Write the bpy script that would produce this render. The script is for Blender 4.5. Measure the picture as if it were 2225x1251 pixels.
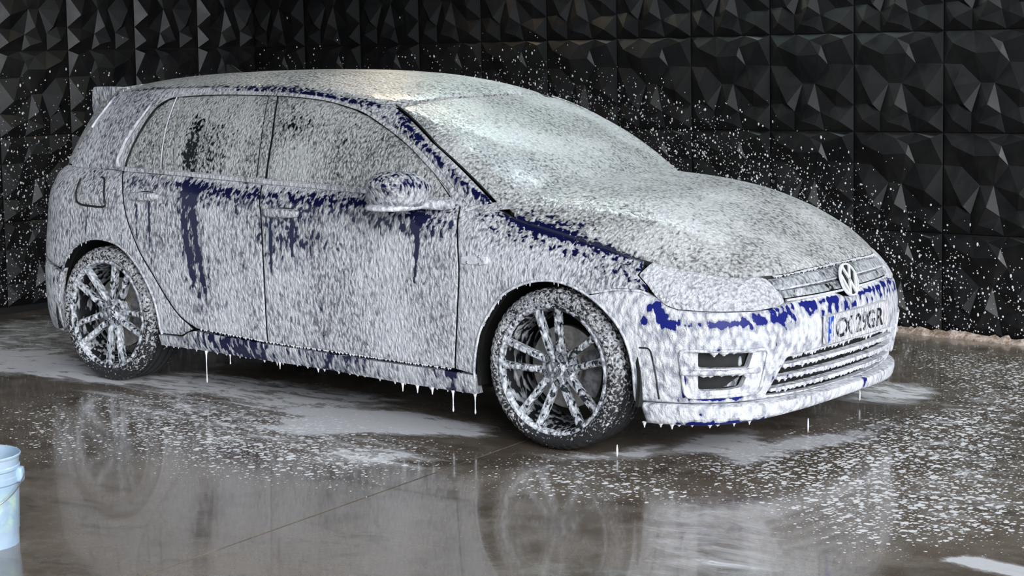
import bpy, bmesh, math, random
import numpy as np
from mathutils import Vector, Matrix
from mathutils.geometry import delaunay_2d_cdt

for o in list(bpy.data.objects): bpy.data.objects.remove(o)
scene = bpy.context.scene
COL = scene.collection
rng = random.Random(7); nrng = np.random.RandomState(7)

# ------------------------------------------------------------------ camera
cam = bpy.data.cameras.new('camera'); cam_o = bpy.data.objects.new('camera', cam); COL.objects.link(cam_o)
cr, cu, cf = Vector((.79647599, .60459529, -.00951533)), Vector((-.07555482, .11512212, .99047381)), Vector((-.59993122, .78816968, -.13737209))
M = Matrix((cr, cu, -cf)).transposed().to_4x4(); M.translation = Vector((5.6052602, -6.76632654, 1.66252076))
cam_o.matrix_world = M
cam.sensor_width = 36; cam.lens = 4081.97 * 36 / 2225; cam.clip_start = .05; cam.clip_end = 200
scene.camera = cam_o

# ------------------------------------------------------------------ light
vs = scene.view_settings
vs.view_transform = 'Standard'; vs.look = 'None'; vs.gamma = 1; vs.use_curve_mapping = False; vs.exposure = 0.42
world = bpy.data.worlds.new('overcast_sky'); scene.world = world; world.use_nodes = True
wn = world.node_tree.nodes; wl = world.node_tree.links
bg = wn['Background']; bg.inputs['Color'].default_value = (.80, .90, 1.0, 1); bg.inputs['Strength'].default_value = 0.35
sun = bpy.data.lights.new('daylight', 'SUN'); sun.energy = 5.0; sun.angle = math.radians(50); sun.color = (.93, .96, 1.0)
sun_o = bpy.data.objects.new('daylight', sun); COL.objects.link(sun_o)
sun_o.rotation_euler = Vector((-.82, .40, -.40)).to_track_quat('-Z', 'Y').to_euler()   # daylight through the open bay front
def strip(loc, aim, size, e, col):
    l = bpy.data.lights.new('wall_strip_lamp', 'AREA'); l.shape = 'RECTANGLE'; l.size, l.size_y = size; l.energy = e; l.color = col
    o = bpy.data.objects.new('wall_strip_lamp', l); o.location = loc; o.rotation_euler = (Vector(aim) - Vector(loc)).to_track_quat('-Z', 'Y').to_euler(); COL.objects.link(o)
for q in (((-.55, 2.35, 2.75), (.6, 0, 1.1), (.40, .03), 9, (.74, .97, 1.0)), ((.35, 2.30, 2.55), (1.2, 0, .9), (.40, .03), 7, (.78, .97, 1.0)),
          ((-2.3, 2.40, 2.70), (-.4, 0, 1.4), (.35, .03), 9, (1.0, .78, .52)), ((-1.5, 2.40, 2.60), (-.6, 0, 1.4), (.40, .03), 7, (.76, 1.0, .95)),
          ((1.6, .6, 3.4), (1.6, 0, 0), (1.4, .10), 30, (.90, .97, 1.0))): strip(*q)
# ------------------------------------------------------------------ helpers
def obj(name, verts, faces, mat, parent=None, smooth=None, flip=False):
    me = bpy.data.meshes.new(name)
    verts = [tuple(map(float, v)) for v in verts]
    if flip: faces = [tuple(reversed(f)) for f in faces]
    me.from_pydata(verts, [], [tuple(map(int, f)) for f in faces]); me.update()
    if mat: me.materials.append(mat)
    if smooth is not None:
        me.shade_smooth()
        if smooth < 179: me.set_sharp_from_angle(angle=math.radians(smooth))
    o = bpy.data.objects.new(name, me); COL.objects.link(o)
    if parent: o.parent = parent
    return o
def empty(name, loc=(0, 0, 0)):
    o = bpy.data.objects.new(name, None); o.location = loc; o.empty_display_size = .1; COL.objects.link(o); return o
def tag(o, label=None, cat=None, group=None, kind=None):
    if label: o['label'] = label
    if cat: o['category'] = cat
    if group: o['group'] = group
    if kind: o['kind'] = kind
    return o
class MB:
    """collects shapes into one mesh"""
    def __init__(s): s.v = []; s.f = []
    def add(s, v, f):
        b = len(s.v); s.v += [tuple(map(float, q)) for q in v]; s.f += [tuple(int(i) + b for i in q) for q in f]; return s
    def box(s, a, b, bev=0):
        (x0, y0, z0), (x1, y1, z1) = a, b
        return s.add([(x0, y0, z0), (x1, y0, z0), (x1, y1, z0), (x0, y1, z0), (x0, y0, z1), (x1, y0, z1), (x1, y1, z1), (x0, y1, z1)],
                     [(0, 3, 2, 1), (4, 5, 6, 7), (0, 1, 5, 4), (1, 2, 6, 5), (2, 3, 7, 6), (3, 0, 4, 7)])
    def tube(s, pts, r, n=8, closed=False, cap=True):
        P = [Vector(q) for q in pts]; m = len(P); rs = r if hasattr(r, '__len__') else [r] * m
        rings = []; ref = None
        for i in range(m):
            a = P[(i - 1) % m] if (closed or i) else P[0]; b = P[(i + 1) % m] if (closed or i < m - 1) else P[-1]
            t = (b - a).normalized()
            if ref is None: ref = Vector((0, 0, 1)) if abs(t.z) < .9 else Vector((1, 0, 0))
            u = (ref - t * ref.dot(t)).normalized(); ref = u; w = t.cross(u)
            rings.append([P[i] + (u * math.cos(k * 2 * math.pi / n) + w * math.sin(k * 2 * math.pi / n)) * rs[i] for k in range(n)])
        v = [q for g in rings for q in g]; f = []
        for i in range(m if closed else m - 1):
            j = (i + 1) % m
            for k in range(n): f.append((i * n + k, i * n + (k + 1) % n, j * n + (k + 1) % n, j * n + k))
        if cap and not closed: f += [tuple(range(n - 1, -1, -1)), tuple((m - 1) * n + k for k in range(n))]
        return s.add(v, f)
    def lathe(s, prof, c=(0, 0, 0), n=48, axis='y', a0=0, a1=None):
        """profile of (radius, offset along axis)"""
        full = a1 is None; a1 = a0 + 2 * math.pi if full else a1
        m = n if full else n + 1; v = []; f = []; L = len(prof)
        for i in range(m):
            a = a0 + (a1 - a0) * i / n; ca, sa = math.cos(a), math.sin(a)
            for r, h in prof:
                v.append((c[0] + r * ca, c[1] + h, c[2] + r * sa) if axis == 'y' else (c[0] + r * ca, c[1] + r * sa, c[2] + h))
        for i in range(n):
            j = (i + 1) % m
            for k in range(L - 1): f.append((i * L + k, j * L + k, j * L + k + 1, i * L + k + 1))
        return s.add(v, f)
    def loft(s, rings, cap=True):
        n = len(rings[0]); v = [q for g in rings for q in g]; f = []
        for i in range(len(rings) - 1):
            for k in range(n): f.append((i * n + k, i * n + (k + 1) % n, (i + 1) * n + (k + 1) % n, (i + 1) * n + k))
        if cap: f += [tuple(range(n - 1, -1, -1)), tuple((len(rings) - 1) * n + k for k in range(n))]
        return s.add(v, f)
    def build(s, name, mat, parent=None, smooth=35, recalc=True):
        me = bpy.data.meshes.new(name); me.from_pydata(s.v, [], s.f); me.update()
        if recalc:
            bm = bmesh.new(); bm.from_mesh(me); bmesh.ops.recalc_face_normals(bm, faces=bm.faces); bm.to_mesh(me); bm.free()
        if mat: me.materials.append(mat)
        if smooth is not None:
            me.shade_smooth(); me.set_sharp_from_angle(angle=math.radians(smooth))
        o = bpy.data.objects.new(name, me); COL.objects.link(o)
        if parent: o.parent = parent
        return o
def superq(c, h, e1=.7, e2=.7, nu=40, nv=20, fn=None):
    """rounded box as a superellipsoid: verts, faces"""
    def sp(w, e): return math.copysign(abs(w) ** e, w)
    v = []; f = []
    for j in range(nv + 1):
        b = -math.pi / 2 + math.pi * j / nv
        for i in range(nu):
            a = 2 * math.pi * i / nu
            q = [sp(math.cos(b), e1) * sp(math.cos(a), e2), sp(math.cos(b), e1) * sp(math.sin(a), e2), sp(math.sin(b), e1)]
            if fn: q = fn(*q)
            v.append((c[0] + h[0] * q[0], c[1] + h[1] * q[1], c[2] + h[2] * q[2]))
    for j in range(nv):
        for i in range(nu): f.append((j * nu + i, j * nu + (i + 1) % nu, (j + 1) * nu + (i + 1) % nu, (j + 1) * nu + i))
    return v, f
def densify(poly, step, closed=True):
    out = []; n = len(poly)
    for i in range(n if closed else n - 1):
        a = np.array(poly[i], float); b = np.array(poly[(i + 1) % n], float); k = max(1, int(math.ceil(np.linalg.norm(b - a) / step)))
        for j in range(k): out.append(tuple(a + (b - a) * j / k))
    if not closed: out.append(tuple(poly[-1]))
    return out
def rnd(poly, r, n=4):
    """round the corners of a closed polygon"""
    out = []; m = len(poly)
    for i in range(m):
        p = np.array(poly[i], float); a = np.array(poly[i - 1], float); b = np.array(poly[(i + 1) % m], float)
        da, db = np.linalg.norm(a - p), np.linalg.norm(b - p); k = min(r, da * .45, db * .45)
        if k < 1e-5: out.append(tuple(p)); continue
        s, e = p + (a - p) / da * k, p + (b - p) / db * k
        for j in range(n + 1):
            t = j / n; out.append(tuple(s * (1 - t) ** 2 + p * 2 * t * (1 - t) + e * t * t))
    return out
def spl(pts, n=6):
    """catmull-rom through open points"""
    P = [np.array(q, float) for q in pts]; out = []
    for i in range(len(P) - 1):
        a = P[i - 1] if i else 2 * P[0] - P[1]; b, c = P[i], P[i + 1]; d = P[i + 2] if i + 2 < len(P) else 2 * P[-1] - P[-2]
        for j in range(n):
            t = j / n; out.append(tuple(.5 * (2 * b + (c - a) * t + (2 * a - 5 * b + 4 * c - d) * t * t + (3 * b - a - 3 * c + d) * t ** 3)))
    out.append(tuple(P[-1])); return out
def area2(poly):
    P = np.array(poly); return .5 * np.sum(P[:, 0] * np.roll(P[:, 1], -1) - P[:, 1] * np.roll(P[:, 0], -1))
def inset(poly, d):
    P = np.array(poly, float); sg = 1 if area2(P) > 0 else -1
    e = np.roll(P, -1, 0) - P; e /= np.maximum(np.linalg.norm(e, axis=1, keepdims=True), 1e-9); n = np.stack([-e[:, 1], e[:, 0]], 1) * sg
    m = n + np.roll(n, 1, 0); m /= np.maximum((m * m).sum(1, keepdims=True), .35) / 2
    return [tuple(q) for q in P + m * d]
def inside(P, poly):
    x, y = P[:, 0], P[:, 1]; r = np.zeros(len(P), bool); Q = np.array(poly); j = len(Q) - 1
    for i in range(len(Q)):
        xi, yi = Q[i]; xj, yj = Q[j]
        c = ((yi > y) != (yj > y)) & (x < (xj - xi) * (y - yi) / ((yj - yi) if yj != yi else 1e-12) + xi); r ^= c; j = i
    return r
def edgedist(P, poly):
    Q = np.array(poly); d = np.full(len(P), 1e9)
    for i in range(len(Q)):
        a = Q[i]; b = Q[(i + 1) % len(Q)]; ab = b - a; t = np.clip(((P - a) @ ab) / max(ab @ ab, 1e-12), 0, 1)
        d = np.minimum(d, np.linalg.norm(P - (a + t[:, None] * ab), axis=1))
    return d
def panel(name, fn, outline, mat, parent=None, holes=(), step=.03, thick=.014, bev=.004, gap=.0025, off=0.0, bare=None, rim=None):
    """a sheet cut out of the surface fn(u, v, off) with turned-in edges"""
    outline = inset(outline, gap) if gap else list(outline)
    if area2(outline) < 0: outline = outline[::-1]
    loops = [densify(outline, step)] + [densify(inset(h, -gap) if gap else h, step) for h in holes]
    pts = []; edges = []
    for L in loops:
        b = len(pts); pts += L; edges += [(b + i, b + (i + 1) % len(L)) for i in range(len(L))]
    nb = len(pts); A = np.array(loops[0]); lo, hi = A.min(0), A.max(0)
    gx, gy = np.meshgrid(np.arange(lo[0] + step * .5, hi[0], step), np.arange(lo[1] + step * .5, hi[1], step)); G = np.stack([gx.ravel(), gy.ravel()], 1)
    k = inside(G, loops[0])
    for h in loops[1:]: k &= ~inside(G, h)
    G = G[k]
    if len(G):
        for L in loops: G = G[edgedist(G, L) > step * .45]
    allp = [Vector(q) for q in pts] + [Vector(q) for q in G.tolist()]
    cv, ce, cfc, ov, oe, of = delaunay_2d_cdt(allp, edges, [], 0, 1e-6)
    V2 = np.array([tuple(q) for q in cv]); F = [tuple(f) for f in cfc]
    cen = np.array([V2[list(f)].mean(0) for f in F]); keep = inside(cen, loops[0])
    for h in loops[1:]: keep &= ~inside(cen, h)
    F = [f for f, q in zip(F, keep) if q]
    isb = np.zeros(len(V2), bool)
    for i, src in enumerate(ov):
        if any(q < nb for q in src): isb[i] = True
    V3 = fn(V2[:, 0], V2[:, 1], off + np.where(isb, bev, 0.0))
    out = fn(V2[:, 0], V2[:, 1], off - .01) - fn(V2[:, 0], V2[:, 1], off + 0.0)
    s = 0
    for f in F[::max(1, len(F) // 60)]:
        n = np.cross(V3[f[1]] - V3[f[0]], V3[f[2]] - V3[f[0]]); s += np.sign(n @ out[f[0]])
    if s < 0: F = [f[::-1] for f in F]
    # turned-in edge
    cnt = {}
    for f in F:
        for i in range(len(f)):
            a, b = f[i], f[(i + 1) % len(f)]; cnt[(a, b)] = 1
    be = [(a, b) for (a, b) in cnt if (b, a) not in cnt]
    B = fn(V2[:, 0], V2[:, 1], off + thick); vv = list(map(tuple, V3)); m = {}
    if thick > 0:
        for a, b in be:
            for q in (a, b):
                if q not in m: m[q] = len(vv); vv.append(tuple(B[q]))
        nf = len(F); F = F + [(b, a, m[a], m[b]) for a, b in be]
    o = obj(name, vv, F, mat, parent, smooth=50)
    if thick > 0 and rim:
        o.data.materials.append(rim)
        for q in list(o.data.polygons)[nf:]: q.material_index = 1
    X = np.array(vv); val = np.clip(bare(X), -.6, 1) if bare is not None else np.zeros(len(X))
    at = o.data.attributes.new('bare', 'FLOAT', 'POINT'); at.data.foreach_set('value', np.asarray(val, np.float32))
    return o
# ------------------------------------------------------------------ body surfaces
class Pchip:
    def __init__(s,x,y):
        x=np.array(x,float);y=np.array(y,float);h=np.diff(x);d=np.diff(y)/h
        m=np.zeros_like(x);m[0]=d[0];m[-1]=d[-1]
        for i in range(1,len(x)-1):
            if d[i-1]*d[i]>0:
                w1=2*h[i]+h[i-1];w2=h[i]+2*h[i-1];m[i]=(w1+w2)/(w1/d[i-1]+w2/d[i])
        s.x,s.y,s.m,s.h=x,y,m,h
    def __call__(s,q):
        q=np.clip(np.asarray(q,float),s.x[0],s.x[-1]);i=np.clip(np.searchsorted(s.x,q,side='right')-1,0,len(s.x)-2)
        h=s.h[i];t=(q-s.x[i])/h
        return s.y[i]*(1+2*t)*(1-t)**2+s.m[i]*h*t*(1-t)**2+s.y[i+1]*t*t*(3-2*t)+s.m[i+1]*h*t*t*(t-1)
# ---- plan outline of the lower body, front centre to rear centre (x, half width)
PLAN=np.array([(2.185,0),(2.178,.2),(2.148,.40),(2.088,.59),(1.98,.742),(1.82,.826),(1.65,.862),(1.45,.878),(1.2,.886),(.9,.889),(.4,.893),(-.3,.893),(-1.0,.892),(-1.5,.882),(-1.74,.85),(-1.90,.76),(-1.995,.58),(-2.035,.30),(-2.045,0)])
_t=np.concatenate([[0],np.cumsum(np.hypot(*np.diff(PLAN,axis=0).T))])
_tt=np.linspace(0,_t[-1],3000)
def _cr(t,P,q):  # catmull-rom through chord parameter
    m=np.zeros_like(P);m[1:-1]=(P[2:]-P[:-2])/(t[2:]-t[:-2])[:,None];m[0]=(0,1);m[-1]=(0,-1)
    i=np.clip(np.searchsorted(t,q,side='right')-1,0,len(t)-2);h=(t[i+1]-t[i])[:,None];u=((q-t[i])[:,None])/h
    return P[i]*(1+2*u)*(1-u)**2+m[i]*h*u*(1-u)**2+P[i+1]*u*u*(3-2*u)+m[i+1]*h*u*u*(u-1)
_pl=_cr(_t,PLAN,_tt)
_S=np.concatenate([[0],np.cumsum(np.hypot(*np.diff(_pl,axis=0).T))])
_tan=np.gradient(_pl,_S,axis=0);_tan/=np.linalg.norm(_tan,axis=1)[:,None]
SMAX=_S[-1]
def s_of_x(x): return np.interp(-np.asarray(x,float),-_pl[:,0],_S)
def s_of_y(y): # front half only
    k=np.searchsorted(-_pl[:,0],-1.3); return np.interp(y,_pl[:k,1],_S[:k])
DS=Pchip([.08,.16,.22,.30,.45,.58,.75,.85,.90,.95,1.0,1.06],[.10,.055,.035,.012,.003,0,.006,.014,.026,.05,.08,.12])
DF=Pchip([.08,.14,.20,.28,.40,.48,.56,.60,.65,.70,.74,1.1],[.085,.07,.055,.03,.008,0,.010,.022,.045,.075,.10,.5])
DR=Pchip([.08,.18,.30,.45,.60,.75,.9,1.02,1.1],[.08,.03,.005,0,.02,.045,.065,.10,.13])
_TOP=np.array([ # x on plan, inset of top edge, height of top edge
 (2.185,.095,.712),(2.178,.095,.710),(2.148,.090,.703),(2.088,.108,.705),(1.98,.130,.721),(1.82,.135,.744),(1.65,.132,.772),(1.5,.135,.805),(1.2,.14,.865),(1.05,.145,.895),(.97,.155,.925),(.88,.155,.950),(.78,.115,.948),(.68,.095,.950),(.3,.088,.975),(-.3,.083,.992),(-1.0,.090,1.008),(-1.5,.11,1.012),(-1.75,.13,1.015),(-1.995,.12,1.02),(-2.045,.11,1.02)])
_ts=s_of_x(_TOP[:,0]);_ts[1]=s_of_y(.2);_ts[2]=s_of_y(.4)
TD=Pchip(_ts,_TOP[:,1]);TZ=Pchip(_ts,_TOP[:,2])
def skirt(s,z,off=0.0):
    """right side is s>0 (y<0), left side s<0"""
    s=np.asarray(s,float);z=np.asarray(z,float);a=np.abs(s);sg=np.where(s>=0,-1.0,1.0)
    x=np.interp(a,_S,_pl[:,0]);y=np.interp(a,_S,_pl[:,1]);tx=np.interp(a,_S,_tan[:,0]);ty=np.interp(a,_S,_tan[:,1])
    nx,ny=ty,-tx
    l=np.hypot(nx,ny);nx/=l;ny/=l
    wf=np.clip(nx,0,1)**1.3;wr=np.clip(-nx,0,1)**1.3
    def base(z): return DS(z)*(1-wf-wr)+DF(z)*wf+DR(z)*wr
    zt=TZ(a);dt=TD(a);z0=zt-.24
    k=np.clip((z-z0)/(zt-z0),0,1.25)**2.6
    d=base(z)+(dt-base(zt))*k*np.where(z>z0,1,0)+off
    return np.stack([x-nx*d,sg*(y-ny*d),z],-1)
# ---- greenhouse: stations front centre -> rear centre: base ring and roof ring
def _b(x):
    s=s_of_x(x);P=skirt(s,TZ(s));return tuple(P)
GB=[(1.105,0,.992),(1.085,-.25,.990),(1.03,-.50,.982),(.965,-.645,.975),(.90,-.715,.968),(.80,-.76,.958),(.62,)+tuple(_b(.62)[1:])]
GR=[(.305,0,1.360),(.303,-.2,1.359),(.29,-.40,1.352),(.262,-.525,1.340),(.20,-.578,1.345),(.10,-.598,1.358),(-.02,-.605,1.372)]
for xb,xr,yr,zr in ((.3,-.16,.608,1.388),(0,-.34,.610,1.398),(-.3,-.53,.608,1.403),(-.6,-.74,.603,1.404),(-.9,-.96,.596,1.400),(-1.2,-1.2,.586,1.390),(-1.5,-1.44,.572,1.374),(-1.72,-1.62,.548,1.358)):
    q=_b(xb);GB.append((xb,q[1],q[2]));GR.append((xr,-yr,zr))
GB+=[(-1.87,-.58,1.02),(-1.93,-.30,1.02),(-1.945,0,1.02)]
GR+=[(-1.70,-.47,1.352),(-1.74,-.25,1.36),(-1.75,0,1.362)]
GB=np.array(GB);GR=np.array(GR)
_mid=(GB+GR)/2;_gt=np.concatenate([[0],np.cumsum(np.linalg.norm(np.diff(_mid,axis=0),axis=1))])
GMAX=_gt[-1]
def _cr3(t,P,q):
    m=np.zeros_like(P);m[1:-1]=(P[2:]-P[:-2])/(t[2:]-t[:-2])[:,None]
    m[0]=(P[1]-P[0])/(t[1]-t[0])*[0,1,0];m[-1]=(P[-1]-P[-2])/(t[-1]-t[-2])*[0,1,0]
    i=np.clip(np.searchsorted(t,q,side='right')-1,0,len(t)-2);h=(t[i+1]-t[i])[...,None];u=((q-t[i])[...,None])/h
    return P[i]*(1+2*u)*(1-u)**2+m[i]*h*u*(1-u)**2+P[i+1]*u*u*(3-2*u)+m[i+1]*h*u*u*(u-1)
_BUL=Pchip([0,.5,_gt[3],_gt[6],_gt[12],_gt[-3],GMAX],[.030,.034,.049,.034,.032,.008,.004])
def green(g,t,off=0.0):
    """g>0 right side; t 0 belt .. 1 roof edge"""
    g=np.asarray(g,float);t=np.asarray(t,float);a=np.clip(np.abs(g),0,GMAX);sg=np.where(g>=0,1.0,-1.0)
    B=_cr3(_gt,GB,a);R=_cr3(_gt,GR,a);e=1e-3
    B2=_cr3(_gt,GB,np.clip(a+e,0,GMAX));R2=_cr3(_gt,GR,np.clip(a+e,0,GMAX));B1=_cr3(_gt,GB,np.clip(a-e,0,GMAX));R1=_cr3(_gt,GR,np.clip(a-e,0,GMAX))
    T=(B2-B1)*.5+(R2-R1)*.5;V=R-B
    N=np.cross(V,T);N/=np.maximum(np.linalg.norm(N,axis=-1,keepdims=True),1e-9)
    P=B+V*t[...,None]
    P=P+N*(_BUL(a)*4*t*(1-t)-off)[...,None]
    return np.stack([P[...,0],P[...,1]*sg,P[...,2]],-1)
# ---- roof
RZC=Pchip([-1.76,-1.6,-1.4,-1.1,-.8,-.5,-.2,0,.15,.25,.31],[1.362,1.404,1.436,1.456,1.466,1.467,1.456,1.436,1.410,1.384,1.36])
_k=np.argsort(GR[3:16,0]);_sr=GR[3:16][_k]
RYE=Pchip(_sr[:,0],-_sr[:,1]);RZE=Pchip(_sr[:,0],_sr[:,2])
def roof(x,y,off=0.0):
    x=np.asarray(x,float);y=np.asarray(y,float)
    zc=RZC(x);ze=np.minimum(RZE(x),zc);q=np.clip(np.abs(y)/RYE(x),0,1)
    return np.stack([x,y,ze+(zc-ze)*(1-q**3.0)-off],-1)
# ---- bonnet: bounded by skirt top edge
_hs=np.linspace(0,s_of_x(.80),300);_he=skirt(_hs,TZ(_hs))
_o=np.argsort(_he[:,0]);HYE=lambda x:np.interp(x,_he[_o,0],-_he[_o,1]);HZE=lambda x:np.interp(x,_he[_o,0],_he[_o,2])
HXF=_he[0,0]
HZC=Pchip([.85,1.0,1.1,1.3,1.5,1.7,1.85,1.97,2.05,HXF],[1.045,1.034,1.027,1.013,.985,.928,.863,.792,.745,.713])
def hood(x,y,off=0.0):
    x=np.asarray(x,float);y=np.asarray(y,float)
    ye=np.maximum(HYE(x),1e-3);ze=HZE(x);zc=np.maximum(HZC(x),ze);q=np.clip(np.abs(y)/ye,0,1)
    return np.stack([x,y,ze+(zc-ze)*(1-q**4.2)-off],-1)
# ------------------------------------------------------------------ materials
class NT:
    def __init__(s, name):
        s.m = bpy.data.materials.new(name); s.m.use_nodes = True; s.t = s.m.node_tree; s.t.nodes.clear()
        s.out = s.t.nodes.new('ShaderNodeOutputMaterial')
    def n(s, typ, props=None, **ins):
        q = s.t.nodes.new('ShaderNode' + typ)
        for k, v in (props or {}).items(): setattr(q, k, v)
        for k, v in ins.items():
            k = int(k[1:]) if k[0] == '_' and k[1:].isdigit() else k.replace('_', ' ')
            s.set(q.inputs[k], v)
        return q
    def set(s, sock, v):
        if hasattr(v, 'is_output') or isinstance(v, bpy.types.NodeSocket): s.t.links.new(v, sock)
        elif isinstance(v, bpy.types.Node): s.t.links.new(v.outputs[0], sock)
        else:
            if sock.type == 'RGBA' and len(v) == 3: v = (*v, 1)
            sock.default_value = v
    def math(s, op, a, b=0.0, clamp=False):
        return s.n('Math', {'operation': op, 'use_clamp': clamp}, _0=a, _1=b).outputs[0]
    def rng(s, v, a, b, c=0.0, d=1.0, sm=True):
        return s.n('MapRange', {'interpolation_type': 'SMOOTHSTEP' if sm else 'LINEAR', 'clamp': True}, Value=v, From_Min=a, From_Max=b, To_Min=c, To_Max=d).outputs[0]
    def vmul(s, v, w): return s.n('VectorMath', {'operation': 'MULTIPLY'}, _0=v, _1=w).outputs[0]
    def vadd(s, v, w): return s.n('VectorMath', {'operation': 'ADD'}, _0=v, _1=w).outputs[0]
    def noise(s, vec, scale, detail=2, rough=.5, dist=0.0):
        return s.n('TexNoise', None, Vector=vec, Scale=scale, Detail=detail, Roughness=rough, Distortion=dist)
    def mix(s, f, a, b):
        q = s.n('Mix', {'data_type': 'RGBA'}); s.set(q.inputs[0], f); s.set(q.inputs[6], a); s.set(q.inputs[7], b); return q.outputs[2]
    def mixs(s, f, a, b): return s.n('MixShader', None, _0=f, _1=a, _2=b).outputs[0]
    def pri(s, **k): return s.n('BsdfPrincipled', None, **k)
    def done(s, sh): s.set(s.out.inputs[0], sh); return s.m
def plain(name, col, rough=.5, metal=0, spec=.5, noise=0, nscale=30, coat=0):
    t = NT(name); pos = t.n('TexCoord').outputs['Object']
    n = t.noise(pos, nscale, 4, .6).outputs[0]
    c = t.mix(t.rng(n, .3, .7), tuple(max(0, q * (1 - noise)) for q in col), tuple(min(1, q * (1 + noise)) for q in col))
    return t.done(t.pri(Base_Color=c, Roughness=rough, Metallic=metal, Specular_IOR_Level=spec, Coat_Weight=coat))
def foamed(name, base, rough=.25, metal=0, coat=0, cover=0.0, dab=85, spot=45, stretch=.5, bump=.9, thin_shade=(.22, .225, .26), white=(.70, .71, .74), clear=0.0, big=.30, kb=.42, foamrough=.42, fcoat=0.0, hard=.035, uspec=.4):
    """a surface sprayed with wash foam: streaky dabs of foam over the base; where 'bare' on the mesh is high the base shows through in spots"""
    t = NT(name); pos = t.n('NewGeometry').outputs['Position']
    ps = t.vmul(pos, (1, 1, stretch))
    warp = t.vadd(t.noise(ps, dab * .35, 2).outputs[1], (-.5, -.5, -.5))
    p2 = t.vadd(ps, t.vmul(warp, (.022, .022, .022)))
    A = t.noise(p2, dab, 3, .55).outputs[0]
    Vo = t.n('TexVoronoi', {'feature': 'SMOOTH_F1'}, Vector=p2, Scale=dab * .9, Smoothness=.5).outputs[0]
    B = t.noise(t.vmul(pos, (1, 1, .7)), 5.0, 2, .5).outputs[0]
    fine = t.noise(t.vmul(pos, (1, 1, .7)), 290, 3, .65).outputs[0]
    h = t.math('ADD', t.math('MULTIPLY', A, .62), t.math('MULTIPLY', t.math('SUBTRACT', 1.0, Vo), .38))
    h = t.math('ADD', h, t.math('MULTIPLY', t.math('SUBTRACT', fine, .5), .22))
    amp = t.rng(t.noise(t.vmul(pos, (1, 1, .6)), 3.2, 3, .6).outputs[0], .35, .65, .45, 1.25)
    h = t.math('ADD', .54, t.math('MULTIPLY', t.math('SUBTRACT', h, .54), amp))
    S = t.noise(p2, spot, 1.5, .5).outputs[0]
    bare = t.n('Attribute', {'attribute_name': 'bare'}).outputs['Fac']
    cov = t.math('ADD', t.math('MULTIPLY', S, .85), t.math('MULTIPLY', t.math('SUBTRACT', h, .54), .45))
    cov = t.math('ADD', cov, t.math('MULTIPLY', t.math('SUBTRACT', B, .5), big))
    cov = t.math('SUBTRACT', t.math('ADD', cov, cover - .26), t.math('MULTIPLY', bare, kb))
    mask = t.rng(cov, 0.0, hard)
    depth = t.math('MINIMUM', t.math('MAXIMUM', cov, 0.0), .22)
    thick = t.rng(t.math('ADD', t.math('SUBTRACT', h, .54), t.math('MULTIPLY', depth, .9)), -.03, .24, sm=False)
    col = t.mix(thick, thin_shade, white)  # thin foam shows the base; pits between dabs also darkened as shade
    bh = t.math('ADD', t.math('MULTIPLY', t.math('SUBTRACT', h, .3), mask), t.math('MULTIPLY', depth, .8))
    bp = t.n('Bump', None, Height=bh, Strength=bump, Distance=.030)
    foam = t.pri(Base_Color=col, Roughness=foamrough, Normal=bp, Specular_IOR_Level=.5, Coat_Weight=fcoat, Coat_Roughness=.10, Coat_Normal=bp)
    under = t.pri(Base_Color=base, Roughness=rough, Metallic=metal, Coat_Weight=coat, Coat_Roughness=.08, Specular_IOR_Level=uspec)
    u = under.outputs[0]
    if clear:
        tr = t.n('BsdfTransparent', None, Color=(.6, .66, .66)); u = t.mixs(clear, u, tr)
    return t.done(t.mixs(mask, u, foam))
NAVY = (.004, .006, .042)  # same paint as the nose, darkened here for the shaded sides
M_BODY = foamed('foamed_navy_paint', NAVY, .18, coat=.6, cover=.08, dab=85, spot=50)
M_TOP = foamed('foamed_navy_paint_on_top', NAVY, .2, coat=.6, cover=.12, dab=72, spot=50, stretch=1.0, bump=1.0, foamrough=.36, thin_shade=(.15, .155, .16), white=(.70, .71, .71), fcoat=.4)
M_FRONT = foamed('thick_foam_lit_navy_paint', (.010, .016, .15), .35, coat=.0, uspec=.12, cover=.13, dab=48, spot=24, stretch=.6, big=.25, bump=.8, thin_shade=(.42, .43, .50), white=(.80, .81, .84), hard=.025)  # thick foam; paint and foam also lightened for the brighter-lit nose
M_SILL = foamed('dripping_foam_on_navy_sill', NAVY, .2, coat=.5, cover=.06, dab=80, spot=45, stretch=.28, thin_shade=(.22, .23, .28))
M_LAMP = foamed('foamed_headlight_lens', (.25, .27, .30), .08, cover=.3, dab=75, stretch=1, white=(.82, .83, .86), thin_shade=(.40, .40, .46), big=.15)
M_GLASS = foamed('foamed_side_glass', (.010, .012, .013), .04, cover=.09, dab=100, spot=70, clear=.45, thin_shade=(.15, .16, .16), white=(.60, .61, .61), big=.24, stretch=.65)
M_WS = foamed('foamed_windscreen_glass', (.012, .015, .015), .04, cover=.14, dab=80, spot=65, stretch=1.0, clear=.3, bump=1.0, thin_shade=(.17, .18, .18), white=(.66, .68, .68), big=.22, foamrough=.34, fcoat=.5)
M_TRIM = foamed('foamed_black_trim', (.012, .012, .013), .35, cover=.14, dab=75, thin_shade=(.24, .24, .26), white=(.66, .66, .69))
M_GRILLE = foamed('foamed_black_grille_bar', (.010, .010, .011), .3, cover=.05, dab=75, spot=40, stretch=.3, thin_shade=(.18, .20, .21), white=(.56, .58, .61))
M_TYRE = foamed('foam_flecked_rubber', (.016, .016, .017), .6, cover=-.10, dab=95, spot=80, stretch=1, thin_shade=(.30, .30, .32), white=(.70, .71, .74), big=.2)
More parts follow.
